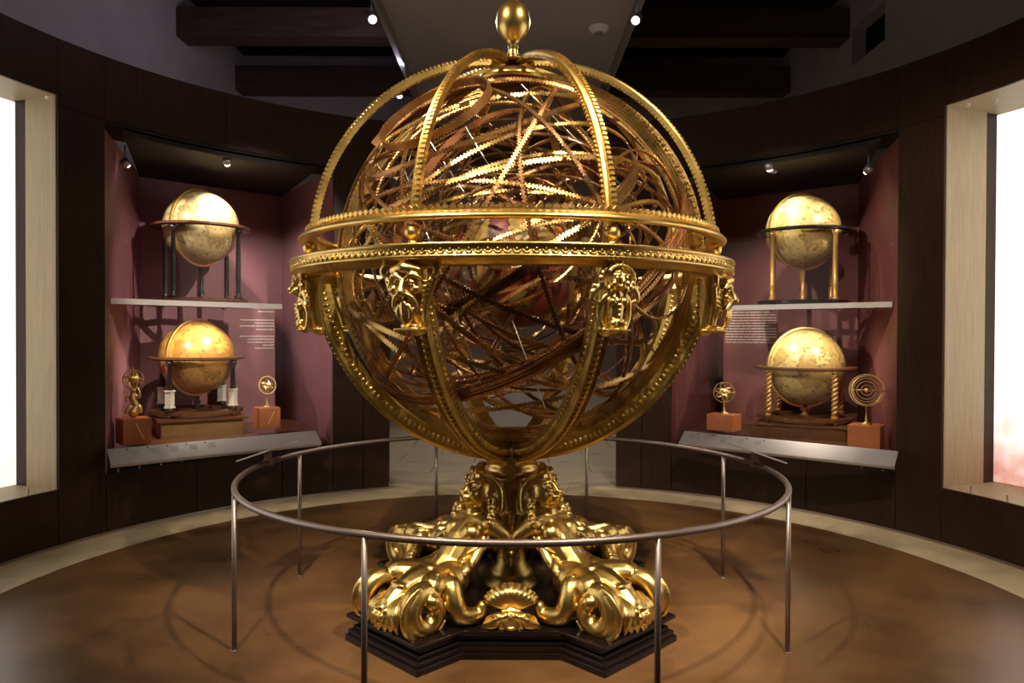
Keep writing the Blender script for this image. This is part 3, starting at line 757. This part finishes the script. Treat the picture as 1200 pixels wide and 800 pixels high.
def mask_woman():
    s = Sculpt(); c = lambda x, y, z: (1.19 + y, x * 1.28, 1.885 + z)
    L = lambda pts, r, k=5: s.limb([c(*p) for p in pts], r, k, 10)
    s.limb([c(0, .01, .13), c(0, .0, .0), c(0, -.03, -.145)], [.080, .065, .045])
    s.ball(c(0, .075, .075), (.048, .052, .056), 16, 12)
    L([(0, .128, .080), (0, .137, .062)], [.008, .011]); L([(-.014, .125, .042), (0, .129, .042), (.014, .125, .042)], [.005, .008, .005])
    for x in (-1, 1):
        s.ball(c(x * .020, .122, .080), (.010, .010, .007), 8, 6); s.ball(c(x * .028, .112, .055), (.016, .016, .015), 8, 6)
        L([(x * .008, .124, .096), (x * .032, .115, .097)], [.006, .006])
        for i in range(8):
            g = math.radians(10 + 20 * i)
            s.ball(c(x * (.064 * math.sin(g) + .004), .078, .082 + .062 * math.cos(g)), .0145, 8, 6)
        L([(x * .06, .07, .05), (x * .085, .06, .02), (x * .095, .05, -.015), (x * .075, .055, -.025)], [.016, .016, .014, .010])
        s.ball(c(x * .085, .06, .045), .016, 8, 6); s.ball(c(x * .095, .055, .018), .014, 8, 6)
        L([(x * .022, .065, .02), (x * .05, .06, -.015), (x * .062, .045, -.06), (x * .058, .045, -.11), (x * .044, .05, -.15)], [.018, .016, .013, .013, .012])   # side leaf
        s.ball(c(x * .025, .085, -.025), (.022, .022, .02), 10, 8)
        s.ball(c(x * .018, .08, -.125), (.020, .022, .02), 10, 8)
    for i in range(9):
        g = math.radians(-60 + 15 * i); s.ball(c(.052 * math.sin(g), .108, .088 + .052 * math.cos(g)), .010, 8, 6)
    L([(0, .06, .02), (0, .065, -.04), (0, .06, -.10), (0, .055, -.14)], [.028, .038, .032, .036])
    for i in range(5): s.ball(c(0, .105 - .003 * i, -.02 - .024 * i), .010, 8, 6)
    s.box(c(0, .03, -.158), (.13, .13, .012))
    return s.fuse('female_mask', 'gold', 0.0048, 1)
mb_me, mw_me = mask_bearded(), mask_woman()
for k, a in enumerate(AZ):          # a measured from -y axis side: a - 90 is the world angle
    bearded = (k % 2 == 1)
    o = rot_part('bearded_mask' if bearded else 'female_mask', mb_me if bearded else mw_me, a - 90)

# --- crown: polar disc and egg-shaped finial
mb = MB(); mb.lathe([(0.0, 3.378), (.10, 3.378), (.135, 3.372), (.15, 3.36), (.13, 3.35), (0.0, 3.35)], 40); mb.build('crown_plate', 'gold', arm)
mb = MB(); mb.lathe([(.17, 3.30), (.215, 3.275), (.222, 3.235), (.205, 3.235), (.20, 3.265), (.17, 3.285)], 48, closed=True); mb.build('polar_collar', 'gold', arm)
mb = MB(); mb.lathe([(0.0, 3.315), (.17, 3.30), (.20, 3.25), (.19, 3.225), (0.0, 3.225)], 40); mb.build('polar_disc', 'bronze_ring', arm)
mb = MB(); mb.lathe([(0.0, 3.37), (.055, 3.375), (.05, 3.39), (.03, 3.405), (.042, 3.42), (.032, 3.435), (.026, 3.46), (.034, 3.475), (.028, 3.49), (.045, 3.51),
                     (.078, 3.54), (.100, 3.585), (.106, 3.63), (.098, 3.68), (.072, 3.725), (.04, 3.748), (.026, 3.755), (.032, 3.77), (.022, 3.785), (.018, 3.83), (0.0, 3.85)], 40)
mb.build('finial', 'gold', arm)

# --- the nested rings
def band_mesh(R, off, w, th, m, teeth, tooth, lines=0):
    rho = math.sqrt(max(R * R - off * off, 0.01)); mb = MB(); N = 112
    mb.lathe([(rho - th, -w / 2), (rho, -w / 2), (rho, w / 2), (rho - th, w / 2)], N, closed=True, smooth=False)
    n = max(20, int(2 * PI * rho / tooth / 2))
    if teeth:
        for i in range(n):
            g = 2 * PI * i / n; M = Matrix.Rotation(g, 3, 'Z')
            for s_ in (-1, 1):
                mb.box(((rho - th / 2) * math.cos(g), (rho - th / 2) * math.sin(g), s_ * (w / 2 + tooth * .32)), (th, tooth, tooth * .75), M)
    for k in range(lines):
        z = -w / 2 + w * (k + .5) / lines
        mb.lathe([(rho, z - .004), (rho + .005, z - .003), (rho + .005, z + .003), (rho, z + .004)], N, closed=True, smooth=False)
    if lines:
        for i in range(n):
            g = 2 * PI * i / n; M = Matrix.Rotation(g, 3, 'Z')
            for s_ in (-1, 1):
                mb.box(((rho + .003) * math.cos(g), (rho + .003) * math.sin(g), s_ * (w / 2 - .014)), (.012, .014, .018), M)
    return mb.mesh('ring_band', m)
def ring(n, off, R, w, m, teeth=True, th=0.012, tooth=0.017, lines=0, name='ring_band'):
    n = Vector(n).normalized()
    o = bpy.data.objects.new(name, band_mesh(R, off, w, th, m, teeth, tooth, lines)); link(o, arm)
    o.rotation_mode = 'QUATERNION'; o.rotation_quaternion = Vector((0, 0, 1)).rotation_difference(n)
    o.location = Vector((0, 0, ZS)) + n * off
    return o
G, CU, BR, PB = 'gold_ring', 'copper_ring', 'bronze_ring', 'painted_band'
def meridian():
    "flat annulus standing upright, ribbed on its faces, beaded on both edges"
    mb = MB(); bd = MB()
    mb.lathe([(1.03, -.035), (1.15, -.035), (1.15, .035), (1.03, .035)], 128, closed=True, smooth=False)
    for s_ in (-1, 1):
        for r in (1.055, 1.072, 1.089, 1.106):
            mb.lathe([(r - .004, s_ * .035), (r - .003, s_ * .041), (r + .003, s_ * .041), (r + .004, s_ * .035)], 128, closed=True, smooth=False)
        for i in range(190):
            g = 2 * PI * i / 190; M = Matrix.Rotation(g, 3, 'Z')
            bd.box((1.132 * math.cos(g), 1.132 * math.sin(g), s_ * .038), (.020, .018, .012), M)
            bd.box((1.036 * math.cos(g), 1.036 * math.sin(g), s_ * .036), (.016, .016, .010), M)
    o = mb.build('meridian_band', 'gold_ring', arm); tag(bd.build('bead_row', 'gold_ring', o), kind='stuff')
    o.rotation_mode = 'QUATERNION'; o.rotation_quaternion = Vector((0, 0, 1)).rotation_difference(Vector((-0.20, -0.98, 0.0))); o.location = (0, 0, ZS)
meridian()
def broad_segment():
    "broad brown arc clasping the meridian below the pole, ribbed and toothed"
    mb = MB(); u = Vector((-.98, .2, 0)); n = Vector((-.2, -.98, 0)); N = 26
    v, f = [], []
    prof = [(1.10, -.085), (1.165, -.085), (1.165, -.05), (1.172, -.045), (1.172, .045), (1.165, .05), (1.165, .085), (1.10, .085)]; m = len(prof)
    P = lambda r, y, t: u * (r * math.cos(t)) + n * y + Vector((0, 0, ZS + r * math.sin(t)))
    T = [math.radians(40 + 38 * i / N) for i in range(N + 1)]
    for t in T:
        for r, y in prof: v.append(P(r, y, t))
    for i in range(N):
        for k in range(m):
            l = (k + 1) % m; f.append((i * m + k, i * m + l, i * m + m + l, i * m + m + k))
    f += [tuple(range(m)), tuple(N * m + k for k in range(m))]
    mb.add(v, f)
    for i in range(0, N, 1):
        t = T[i]
        for s_ in (-1, 1): mb.box(P(1.11, s_ * .09, t + .012), (.02, .018, .016), Matrix.Rotation(t, 3, 'Y'))
    mb.build('broad_arc', 'copper_ring', arm)
broad_segment()
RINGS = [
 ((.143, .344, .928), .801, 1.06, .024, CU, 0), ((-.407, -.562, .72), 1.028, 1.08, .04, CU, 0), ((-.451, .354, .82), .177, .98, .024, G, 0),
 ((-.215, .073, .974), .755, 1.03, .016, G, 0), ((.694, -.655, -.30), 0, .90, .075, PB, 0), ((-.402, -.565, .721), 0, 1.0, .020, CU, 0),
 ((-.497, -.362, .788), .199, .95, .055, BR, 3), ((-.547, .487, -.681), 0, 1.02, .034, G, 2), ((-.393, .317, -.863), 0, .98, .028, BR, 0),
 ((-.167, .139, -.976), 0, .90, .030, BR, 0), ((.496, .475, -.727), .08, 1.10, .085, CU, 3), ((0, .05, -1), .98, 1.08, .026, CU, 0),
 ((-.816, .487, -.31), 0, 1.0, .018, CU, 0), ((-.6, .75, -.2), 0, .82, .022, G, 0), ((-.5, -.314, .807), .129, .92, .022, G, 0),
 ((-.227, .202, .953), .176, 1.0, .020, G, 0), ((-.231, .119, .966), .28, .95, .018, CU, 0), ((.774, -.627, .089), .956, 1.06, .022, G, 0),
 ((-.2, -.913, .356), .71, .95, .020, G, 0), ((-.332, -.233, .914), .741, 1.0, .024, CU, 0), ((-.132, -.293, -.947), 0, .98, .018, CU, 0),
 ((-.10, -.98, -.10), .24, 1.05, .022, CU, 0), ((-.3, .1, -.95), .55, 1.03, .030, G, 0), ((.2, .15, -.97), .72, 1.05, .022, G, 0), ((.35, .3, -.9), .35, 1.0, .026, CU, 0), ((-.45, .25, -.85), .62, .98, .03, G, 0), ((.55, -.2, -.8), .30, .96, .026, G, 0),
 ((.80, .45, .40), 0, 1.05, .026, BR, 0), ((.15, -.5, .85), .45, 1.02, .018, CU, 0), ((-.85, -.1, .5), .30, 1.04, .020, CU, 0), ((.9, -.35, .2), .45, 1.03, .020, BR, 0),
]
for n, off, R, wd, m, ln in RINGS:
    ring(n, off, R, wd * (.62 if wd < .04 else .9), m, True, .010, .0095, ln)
# planetary spheres, each with its own axis: equator, two tropics, two colures
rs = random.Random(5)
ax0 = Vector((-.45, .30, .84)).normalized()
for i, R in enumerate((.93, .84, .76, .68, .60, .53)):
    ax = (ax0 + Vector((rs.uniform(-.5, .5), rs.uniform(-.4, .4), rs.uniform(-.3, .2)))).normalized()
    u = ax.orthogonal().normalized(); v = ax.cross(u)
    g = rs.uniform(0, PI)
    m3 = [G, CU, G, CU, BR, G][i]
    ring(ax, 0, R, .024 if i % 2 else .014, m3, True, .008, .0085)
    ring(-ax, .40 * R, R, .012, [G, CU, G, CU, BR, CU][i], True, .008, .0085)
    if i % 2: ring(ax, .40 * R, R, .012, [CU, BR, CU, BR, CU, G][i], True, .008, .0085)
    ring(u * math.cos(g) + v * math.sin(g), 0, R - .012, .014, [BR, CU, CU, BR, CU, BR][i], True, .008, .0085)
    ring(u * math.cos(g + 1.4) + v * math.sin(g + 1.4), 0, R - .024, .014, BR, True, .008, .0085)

# --- the earth at the centre
def earth_mat():
    m = bpy.data.materials.new('earth_map'); m.use_nodes = True; nt = m.node_tree; b = nt.nodes['Principled BSDF']
    b.inputs['Roughness'].default_value = .38; b.inputs['Coat Weight'].default_value = .3
    tc = nt.nodes.new('ShaderNodeTexCoord'); n = nt.nodes.new('ShaderNodeTexNoise'); n.inputs['Scale'].default_value = 3.4; n.inputs['Detail'].default_value = 6
    nt.links.new(tc.outputs['Object'], n.inputs['Vector'])
    r = nt.nodes.new('ShaderNodeValToRGB'); r.color_ramp.interpolation = 'CONSTANT'
    e = r.color_ramp.elements; e[0].position = 0; e[0].color = (.16, .02, .01, 1); e[1].position = .47; e[1].color = (.05, .012, .008, 1)
    x = e.new(.485); x.color = (.24, .15, .035, 1); x = e.new(.60); x.color = (.34, .09, .025, 1)
    nt.links.new(n.outputs['Fac'], r.inputs[0]); nt.links.new(r.outputs[0], b.inputs['Base Color']); MATS['earth_map'] = m
earth_mat()
mb = MB(); mb.ball((0, 0, 0), .39, 64, 40); earth = mb.build('terrestrial_globe', 'earth_map', arm); earth.location = (0.02, 0, ZS - .03)
earth['label'] = 'painted globe of the earth at the centre of the rings'
# --- axis wires
for p0, p1 in (((492, 150, 4.1), (705, 465, 4.9)), ((470, 190, 4.0), (565, 455, 3.9)), ((545, 150, 3.9), (600, 240, 4.0)), ((600, 375, 3.9), (640, 480, 3.9)), ((610, 100, 4.2), (760, 250, 4.6)), ((460, 250, 4.6), (500, 120, 5.0))):
    mb = MB(); mb.tube([at(*p0), at(*p1)], .0035, 6); mb.build('axis_wire', 'steel_wire', arm)

# ================================================================== BARRIER
RB, ZB = 1.61, 0.865
bar = thing('barrier', (0, 0, 0), 'round steel rail on eight slim posts encircling the gilded sphere', 'barrier')
mb = MB(); mb.tube([(RB * math.cos(2 * PI * i / 120), RB * math.sin(2 * PI * i / 120), ZB) for i in range(120)], .0165, 12, closed=True); mb.build('rail', 'rail_steel', bar)
mb = MB(); mb.tube([(RB, 0, 0.0), (RB, 0, ZB)], .0135, 12); mb.lathe([(0.0, 0.0), (.02, 0.0), (.02, .006), (.0135, .008), (0, .008)], 16, (RB, 0, 0)); post_me = mb.mesh('post', 'rail_steel')
for a in AZ: inst('post', post_me, bar, (0, 0, 0), math.radians(a - 90))
for side in (-1, 1):
    a = math.radians(-90 + side * 99.0)
    M = Matrix.Rotation(math.radians(19), 3, 'Y')
    mb = MB(); mb.box((.0, 0, .075), (.24, .40, .008), M); q = mb.build('label_plate', 'alu', bar)
    q.location = (RB * math.cos(a), RB * math.sin(a), ZB); q.rotation_euler = (0, 0, a); q['label'] = 'thin sloping label plate on the rail'
    mb = MB(); mb.box((0, 0, .042), (.03, .05, .06)); mb.box((0, 0, .0), (.045, .06, .038)); mb.build('clamp', 'rail_steel', q)

# ================================================================== DISPLAY CASES' CONTENTS
def turned(h, r, kind):
    "profile of a turned column from 0 to h"
    if kind == 'plain': return [(0, 0), (r * 1.5, 0), (r * 1.5, .02), (r * 1.0, .035), (r * 1.15, h * .2), (r * 1.15, h * .24), (r, h * .25), (r * .8, h - .05), (r * 1.3, h - .035), (r * 1.3, h), (0, h)]
    if kind == 'black': return [(0, 0), (r * 1.6, 0), (r * 1.6, .03), (r * .7, .045), (r * 1.2, .07), (r * .7, .10), (r, .13), (r * 1.0, h * .5), (r * .75, h - .06), (r * 1.5, h - .04), (r * 1.5, h), (0, h)]
    return [(0, 0), (r * 1.2, 0), (r * .6, .03), (r * 1.2, .06), (r * .6, .09), (r, .12), (r * .9, h - .04), (r * 1.4, h - .03), (r * 1.4, h), (0, h)]
def twist(mb, x, y, z0, z1, r):
    for ph in (0, PI):
        pts = []
        for i in range(31):
            t = i / 30; g = ph + t * 4.5 * 2 * PI
            pts.append((x + r * .55 * math.cos(g), y + r * .55 * math.sin(g), z0 + (z1 - z0) * t))
        mb.tube(pts, r * .62, 7)
def globe(loc, R, ring_r, z_ring, label, paper, wood, colm, kind, rz, base_z=0.0, tilt=25, ncol=4, base_r=None, blocks=False):
    t = thing('floor_globe', loc, label, 'globe', rz)
    zc = z_ring
    mb = MB(); mb.ball((0, 0, 0), R, 56, 36); g = mb.build('sphere', paper, t); g.location = (0, 0, zc); g.rotation_euler = (math.radians(tilt), 0.3, 0)
    mb = MB(); M = Matrix.Rotation(PI / 2, 3, 'X'); mb.lathe([(R * 1.02, -.012), (R * 1.075, -.012), (R * 1.075, .012), (R * 1.02, .012)], 72, closed=True, smooth=False, M=M)
    o = mb.build('meridian_ring', 'brass', t); o.location = (0, 0, zc); o.rotation_euler = (0, 0, math.radians(35))
    mb = MB(); mb.lathe([(R * 1.09, -.012), (ring_r * .93, -.026), (ring_r, -.012), (ring_r, .008), (ring_r * .98, .012), (R * 1.09, .012)], 48, closed=True, smooth=False)
    o = mb.build('horizon_ring', wood, t); o.location = (0, 0, z_ring)
    cr = ring_r * .90
    for k in range(ncol):
        a = 2 * PI * k / ncol + PI / 4
        x, y = cr * math.cos(a), cr * math.sin(a)
        h = z_ring - .026 - base_z - .06
        mb = MB()
        if kind == 'twist':
            twist(mb, x, y, base_z + .10, z_ring - .05, .030); mb.lathe([(0, 0), (.035, 0), (.035, .03), (.02, .05), (.032, .05), (0, .06)], 14, (x, y, base_z + .055))
            mb.lathe([(0, 0), (.03, 0), (.036, .02), (0, .02)], 14, (x, y, z_ring - .05))
        else:
            mb.lathe(turned(h, .026, kind), 16, (x, y, base_z + .06))
        c = mb.build('column', colm, t)
        if blocks:
            mb = MB(); M = Matrix.Rotation(a, 3, 'Z'); mb.box((x, y, base_z + .19), (.062, .062, .15), M); mb.box((x, y, base_z + .27), (.075, .075, .015), M); mb.box((x, y, base_z + .11), (.075, .075, .015), M); mb.build('marble_block', 'marble', c)
    # lower stretcher and feet
    mb = MB()
    for k in range(ncol):
        a = 2 * PI * k / ncol + PI / 4
        d = Vector((math.cos(a), math.sin(a), 0)); M = Matrix.Rotation(a, 3, 'Z')
        mb.box(d * cr * .5 + Vector((0, 0, base_z + .045)), (cr, .05, .03), M)
    mb.lathe([(cr - .05, base_z + .03), (cr + .03, base_z + .03), (cr + .03, base_z + .06), (cr - .05, base_z + .06)], 40, closed=True, smooth=False)
    mb.build('stretcher', wood, t)
    for k in range(ncol):
        a = 2 * PI * k / ncol + PI / 4
        mb = MB(); mb.ball((cr * math.cos(a), cr * math.sin(a), base_z + .016), (.035, .035, .017), 12, 8); mb.build('foot', wood, t)
    mb = MB(); mb.lathe([(0, base_z + .06), (.05, base_z + .06), (.02, base_z + .09), (.035, base_z + .13), (.018, base_z + .17), (.03, z_ring - R * 1.09), (0, z_ring - R * 1.085)], 16); mb.build('centre_post', colm, t)
    return t

# left case
SH = 2.0
def shelf(side, p0, p1, label):
    d = (p1 - p0).normalized(); n = Vector((-d.y, d.x))
    if n.y < 0: n = -n
    q = case_corners[side]; wd = (q[1] - q[0]).normalized()
    inw = Vector((wd.y, -wd.x)) * (1 if side < 0 else -1)
    c = (p0 + p1) / 2
    t = thing('display_shelf', (c.x, c.y, SH), label, 'shelf')
    a0 = p0 + inw * .03
    poly = [a0, p1, p1 + n * .80, a0 + wd * .95]
    mb = MB(); mb.prism([tuple(p - c) for p in poly], -.024, 0.0); mb.build('shelf_board', 'walnut', t)
    mb = MB(); mb.prism([tuple(p - c) for p in (a0 - n * .012, p1 - n * .012, p1, a0)], -.043, .007); mb.build('edge_strip', 'alu', t)
a = at(125, 352, 6.45); b_ = at(330, 358, 7.70)
shelf(-1, Vector((a.x, a.y)), Vector((b_.x, b_.y)), 'metal-edged shelf in left case carrying the pale globe with black columns')
a = at(1050, 355, 6.62); b_ = at(845, 358, 7.72)
shelf(1, Vector((a.x, a.y)), Vector((b_.x, b_.y)), 'metal-edged shelf in right case carrying the globe with golden columns')

p = at(236, 272, 7.80)
globe((p.x, p.y, SH), .376, .485, p.z - SH + .03, 'pale antique globe with brown horizon ring and black columns on the left shelf', 'globe_paper_pale', 'walnut', 'ebony', 'black', .55)
p = at(940, 273, 7.80)
globe((p.x, p.y, SH), .376, .465, p.z - SH + .02, 'yellow antique globe with slender golden columns on the right shelf', 'globe_paper', 'ebony', 'column_gold', 'plain', -.35)
p = at(231, 421, 7.70)
pb = thing('wooden_pedestal', (p.x, p.y, .68), 'low brown wooden pedestal under the amber globe', 'pedestal', .55)
mb = MB(); mb.box((0, 0, .08), (.76, .76, .16)); o = mb.build('pedestal_body', 'block_brown', pb); mb = MB(); mb.box((0, 0, .172), (.84, .84, .024)); mb.build('pedestal_top', 'walnut', pb)
globe((p.x, p.y, .864), .372, .465, p.z - .864 + .01, 'amber globe with marble blocks on its dark legs, below the left shelf', 'globe_amber', 'walnut', 'ebony', 'black', .55, blocks=True)
p = at(944, 429, 7.70)
pb = thing('dark_pedestal', (p.x, p.y, .68), 'low dark pedestal under the globe with twisted columns', 'pedestal', -.5)
mb = MB(); mb.box((0, 0, .06), (.84, .84, .12)); mb.build('pedestal_body', 'walnut', pb); mb = MB(); mb.box((0, 0, .13), (.88, .88, .02)); mb.build('pedestal_top', 'walnut', pb)
globe((p.x, p.y, .82), .387, .49, p.z - .82 + .0, 'yellow globe on spiral twisted wooden columns, below the right shelf', 'globe_paper', 'walnut', 'column_gold', 'twist', -.5)

# small instruments on blocks
def block(px, y_top, y_bot, d, w_, m, rz, label, dep=None):
    top = at(px, y_top, d); bot = at(px, y_bot, d)
    z0 = bot.z
    t = thing('display_block', (top.x, top.y, z0), label, 'display block', rz)
    mb = MB(); mb.box((0, 0, (top.z - z0) / 2), (w_, dep or w_, top.z - z0)); o = mb.build('block_body', m, t)
    bv = o.modifiers.new('bevel', 'BEVEL'); bv.width = .004; bv.segments = 2
    return t, Vector((top.x, top.y, top.z))
def small_sphere(base, R, stem, rings, label, rz, flat=False, m='brass'):
    t = thing('small_armillary', base, label, 'armillary sphere', rz)
    mb = MB(); mb.lathe([(0, 0), (.05, 0), (.05, .008), (.02, .02), (.01, .035), (.016, .05), (.008, .065), (.008, stem), (.014, stem), (0, stem + .006)], 18); mb.build('stem', m, t)
    zc = stem + R
    for (n, rr, w_) in rings:
        mb = MB(); M = Vector((0, 0, 1)).rotation_difference(Vector(n).normalized()).to_matrix()
        mb.lathe([(rr - .008, -w_ / 2), (rr, -w_ / 2), (rr, w_ / 2), (rr - .008, w_ / 2)], 44, closed=True, smooth=False, M=M, c=(0, 0, zc)); mb.build('ring', m, t)
    mb = MB(); mb.ball((0, 0, zc), R * .16, 14, 10); mb.build('earth_ball', m, t)
    mb = MB(); mb.tube([(-R, 0, zc), (R, 0, zc)], .004, 6); mb.build('axis', m, t)
    return t
t, tp = block(156, 491, 521, 6.72, .235, 'block_red', .75, 'red-brown block in left case under the gilt figure clock')
mb = MB(); mb.limb if False else None
mb = MB(); mb.box((.02, -.122, .12), (.012, .006, .16), Matrix.Rotation(-.45, 3, 'Y')); mb.build('brass_pointer', 'brass', t)
def gilt_clock(base):
    t = thing('gilt_figure', base + Vector((0, 0, .046)), 'gilt statuette carrying a heart-shaped small armillary on the red-brown block', 'statuette', .6)
    s = Sculpt()
    s.limb([(.0, 0, .0), (.02, 0, .06), (-.005, 0, .12), (.0, 0, .17)], [.045, .03, .032, .024]); s.ball((0, -.01, .20), .022, 12, 8)
    s.limb([(.02, 0, .155), (.05, -.02, .14), (.045, -.02, .20), (.02, 0, .235)], [.014, .012, .010, .009]); s.limb([(-.02, 0, .155), (-.05, 0, .15), (-.055, 0, .10)], [.014, .012, .009])
    s.limb([(-.06, 0, .01), (-.03, 0, .05), (.0, 0, .04)], [.02, .02, .02]); s.limb([(.06, 0, .01), (.05, 0, .05), (.01, 0, .05)], [.02, .018, .02])
    o = inst('figure', s.fuse('figure', 'brass', .005, 1), t)
    for n in ((0.2, 1, 0), (1, .3, 0), (.2, .3, 1)):
        mb = MB(); M = Vector((0, 0, 1)).rotation_difference(Vector(n).normalized()).to_matrix()
        mb.lathe([(.082, -.006), (.09, -.006), (.09, .006), (.082, .006)], 40, closed=True, smooth=False, M=M, c=(0, 0, .30)); mb.build('ring', 'brass', t)
    mb = MB(); mb.ball((0, 0, .30), .04, 16, 12); mb.build('globe_ball', 'brass', t)
    mb = MB(); mb.tube([(0, 0, .22), (0, 0, .41)], .004, 6); mb.build('axis', 'brass', t)
gilt_clock(tp)
t, tp = block(313, 478, 502, 7.55, .21, 'block_red', .6, 'brown block in left case under the brass ring dial')
mb = MB(); mb.box((.01, -.11, .11), (.012, .006, .15), Matrix.Rotation(.45, 3, 'Y')); mb.build('brass_pointer', 'brass', t)
small_sphere(tp, .092, .13, [((.35, -1, .15), .092, .02), ((1, .3, .3), .085, .012), ((.2, .3, 1), .08, .016)], 'brass ring dial on a short stem on the brown block', .4)
t, tp = block(849, 484, 503, 7.45, .28, 'block_red', -.7, 'reddish block in right case under the tiny ring sphere', .2)
small_sphere(tp, .105, .11, [((.2, -1, 0), .105, .014), ((1, -.2, .2), .10, .012), ((.3, .4, 1), .095, .02), ((-.5, .3, .8), .085, .012)], 'tiny brass ring sphere on a crooked stem in the right case', -.4)
t, tp = block(1016, 496, 523, 6.78, .27, 'block_red', -.62, 'bright orange-red block in right case under the planetarium rings')
small_sphere(tp, .148, .165, [((.1, -1, .1), .148, .022), ((.35, -1, .05), .135, .016), ((.1, -1, 0), .085, .012), ((.1, -1, 0), .05, .012), ((.1, -1, 0), .112, .006)], 'brass planetarium of concentric rings on the orange-red block', -.42)

# sloping label panels, with rows of print
def label_panel(p0, p1, side, label):
    d = Vector((p1.x - p0.x, p1.y - p0.y)); L = d.length; d.normalize()
    n = Vector((d.y, -d.x))
    if n.dot(Vector((-p0.x, -p0.y))) < 0: n = -n
    c = (p0 + p1) / 2
    t = thing('label_panel', (c.x, c.y, c.z), label, 'label panel')
    X = Vector((d.x, d.y, 0)); Y = (Vector((n.x, n.y, 0)) * .75 + Vector((0, 0, -.66))).normalized(); Z = X.cross(Y)
    if Z.z < 0: Z = -Z
    M = Matrix((X, Y, Z)).transposed()
    mb = MB(); mb.box(Y * .085, (L, .17, .010), M); pl_ = mb.build('plate', 'alu', t)
    mb = MB(); mb.box(Y * .17 + Z * -.012, (L, .012, .03), M); mb.build('lip', 'alu', t)
    mb = MB(); mb.box(Y * .10 + Z * -.05, (L * .98, .08, .07), M); mb.build('bracket', 'ceiling_dark', t)
    far = 1 if (p1.length > p0.length) else -1
    for i in range(5):
        x = L * (.5 - .08 - i * .085) * (1 if side > 0 else -1)
        mb = MB(); mb.box(X * x + Y * .025 + Z * .006, (.012, .012, .003), M); mb.build('number_mark', 'mark_black', pl_)
        mb = MB()
        for k in range(4): mb.box(X * (x + .05) + Y * (.04 + .016 * k) + Z * .0055, (.07 - .012 * (k % 2), .003, .002), M)
        mb.build('print_lines', 'lamp_body', pl_)
label_panel(at(125, 527, 6.18), at(370, 507, 7.42), -1, 'long sloping aluminium label panel along the foot of the left case')
label_panel(at(1054, 526, 6.30), at(803, 506, 7.58), 1, 'long sloping aluminium label panel along the foot of the right case')

# wall text in the cases
def wall_text(px0, px1, rows, d0, d1, label, m):
    "rows: (y, from, to) in the panel's own width; panel stands upright between two depths"
    ytop, ybot = rows[0][0] - 6, 500
    a, b2 = at(px0, 400, d0), at(px1, 400, d1)
    X = Vector((b2.x - a.x, b2.y - a.y, 0)); L = X.length; X.normalize(); N = Vector((X.y, -X.x, 0))
    if N.y > 0: N = -N
    dm = (d0 + d1) / 2
    zt, zb = at(0, ytop, dm).z, .68
    c = (a + b2) / 2
    t = thing('text_panel', (c.x, c.y, zb), label, 'text panel')
    M = Matrix((X, N, X.cross(N))).transposed()
    mb = MB(); mb.box((0, 0, (zt - zb) / 2), (L, .012, zt - zb), M); o = mb.build('board', m, t)
    for y, f0, f1 in rows:
        z = at(0, y, dm).z - zb
        mb = MB(); x = f0
        rr = random.Random(int(y * 10))
        while x < f1 - .01:
            w_ = min(rr.uniform(.05, .13), f1 - x)
            mb.box(X * (L * (x + w_ / 2 - .5)) + N * .008 + Vector((0, 0, z)), (L * w_ * .88, .003, .011), M); x += w_
        mb.build('text_line', 'text_white', o)
rows = [(362, .55, .98), (366, .65, .98), (376, .32, .98), (379.5, .6, .98), (383, .3, .98), (387, .62, .98), (395, .3, .98), (398.5, .45, .98), (402, .45, .98), (405.5, .75, .98), (409, .6, .98)]
wall_text(262, 322, rows, 8.45, 8.75, 'mauve wall text panel with white lines behind the amber globe', 'maroon')
rows = [(365 + 3.2 * i, .03, .97 if i % 5 else .85) for i in range(12)]
wall_text(848, 912, rows, 8.75, 8.45, 'reddish wall text panel with white lines left of the twisted-column globe', 'maroon_red')

# downlights in the cases
def downlight(px, py, d, target, e, label, col=(1, .9, .78), ang=75):
    p = at(px, py, d)
    t = thing('case_downlight', (p.x, p.y, p.z), label, 'downlight')
    q = (Vector(target) - p).to_track_quat('-Z', 'Y').to_matrix()
    mb = MB(); mb.ball(q @ Vector((0, 0, -.022)), (.030, .030, .026), 18, 12); mb.build('lens', 'lamp_glow', t)
    mb = MB(); mb.lathe([(.033, -.024), (.042, -.024), (.042, .03), (.0, .04), (0.0, -.01), (.033, -.01)], 18, M=q); mb.build('housing', 'lamp_body', t)
    mb = MB(); mb.tube([(0, 0, .02), (0, 0, 3.417 - p.z)], .008, 6); mb.build('stem', 'lamp_body', t)
    spot(p + q @ Vector((0, 0, -.06)), target, e, col, ang, .6, .03)
downlight(147, 193, 6.80, at(236, 290, 7.80), 45, 'downlight in left case nearest the oak niche', ang=42)
downlight(266, 191, 7.36, at(285, 330, 8.0), 150, 'downlight in left case above the pale globe', ang=100)
downlight(900, 195, 7.40, at(915, 330, 8.0), 90, 'downlight in right case above the globe with golden columns', ang=100)
downlight(1016, 198, 6.90, at(940, 290, 7.80), 50, 'downlight in right case nearest the oak niche', ang=46)
# strip spots under the shelves, lighting the lower tier
for side, pts in ((-1, ((190, 6.95), (262, 7.35))), (1, ((985, 7.05), (905, 7.4)))):
    for k, (px, d) in enumerate(pts):
        p = at(px, 362, d); p.z = SH - .05
        tgt = at(231 if side < 0 else 944, 440, 7.45)
        t = thing('shelf_spotlight', p, 'small spot under the %s shelf, %s' % ('left' if side < 0 else 'right', 'towards the oak niche' if k == 0 else 'towards the doorway'), 'spotlight')
        mb = MB(); mb.lathe([(0, -.012), (.018, -.012), (.02, .0), (.02, .024), (0, .024)], 14); mb.build('housing', 'lamp_body', t)
        spot(p + Vector((0, 0, -.03)), tgt, 34, (1, .86, .66), 120, .7, .02)
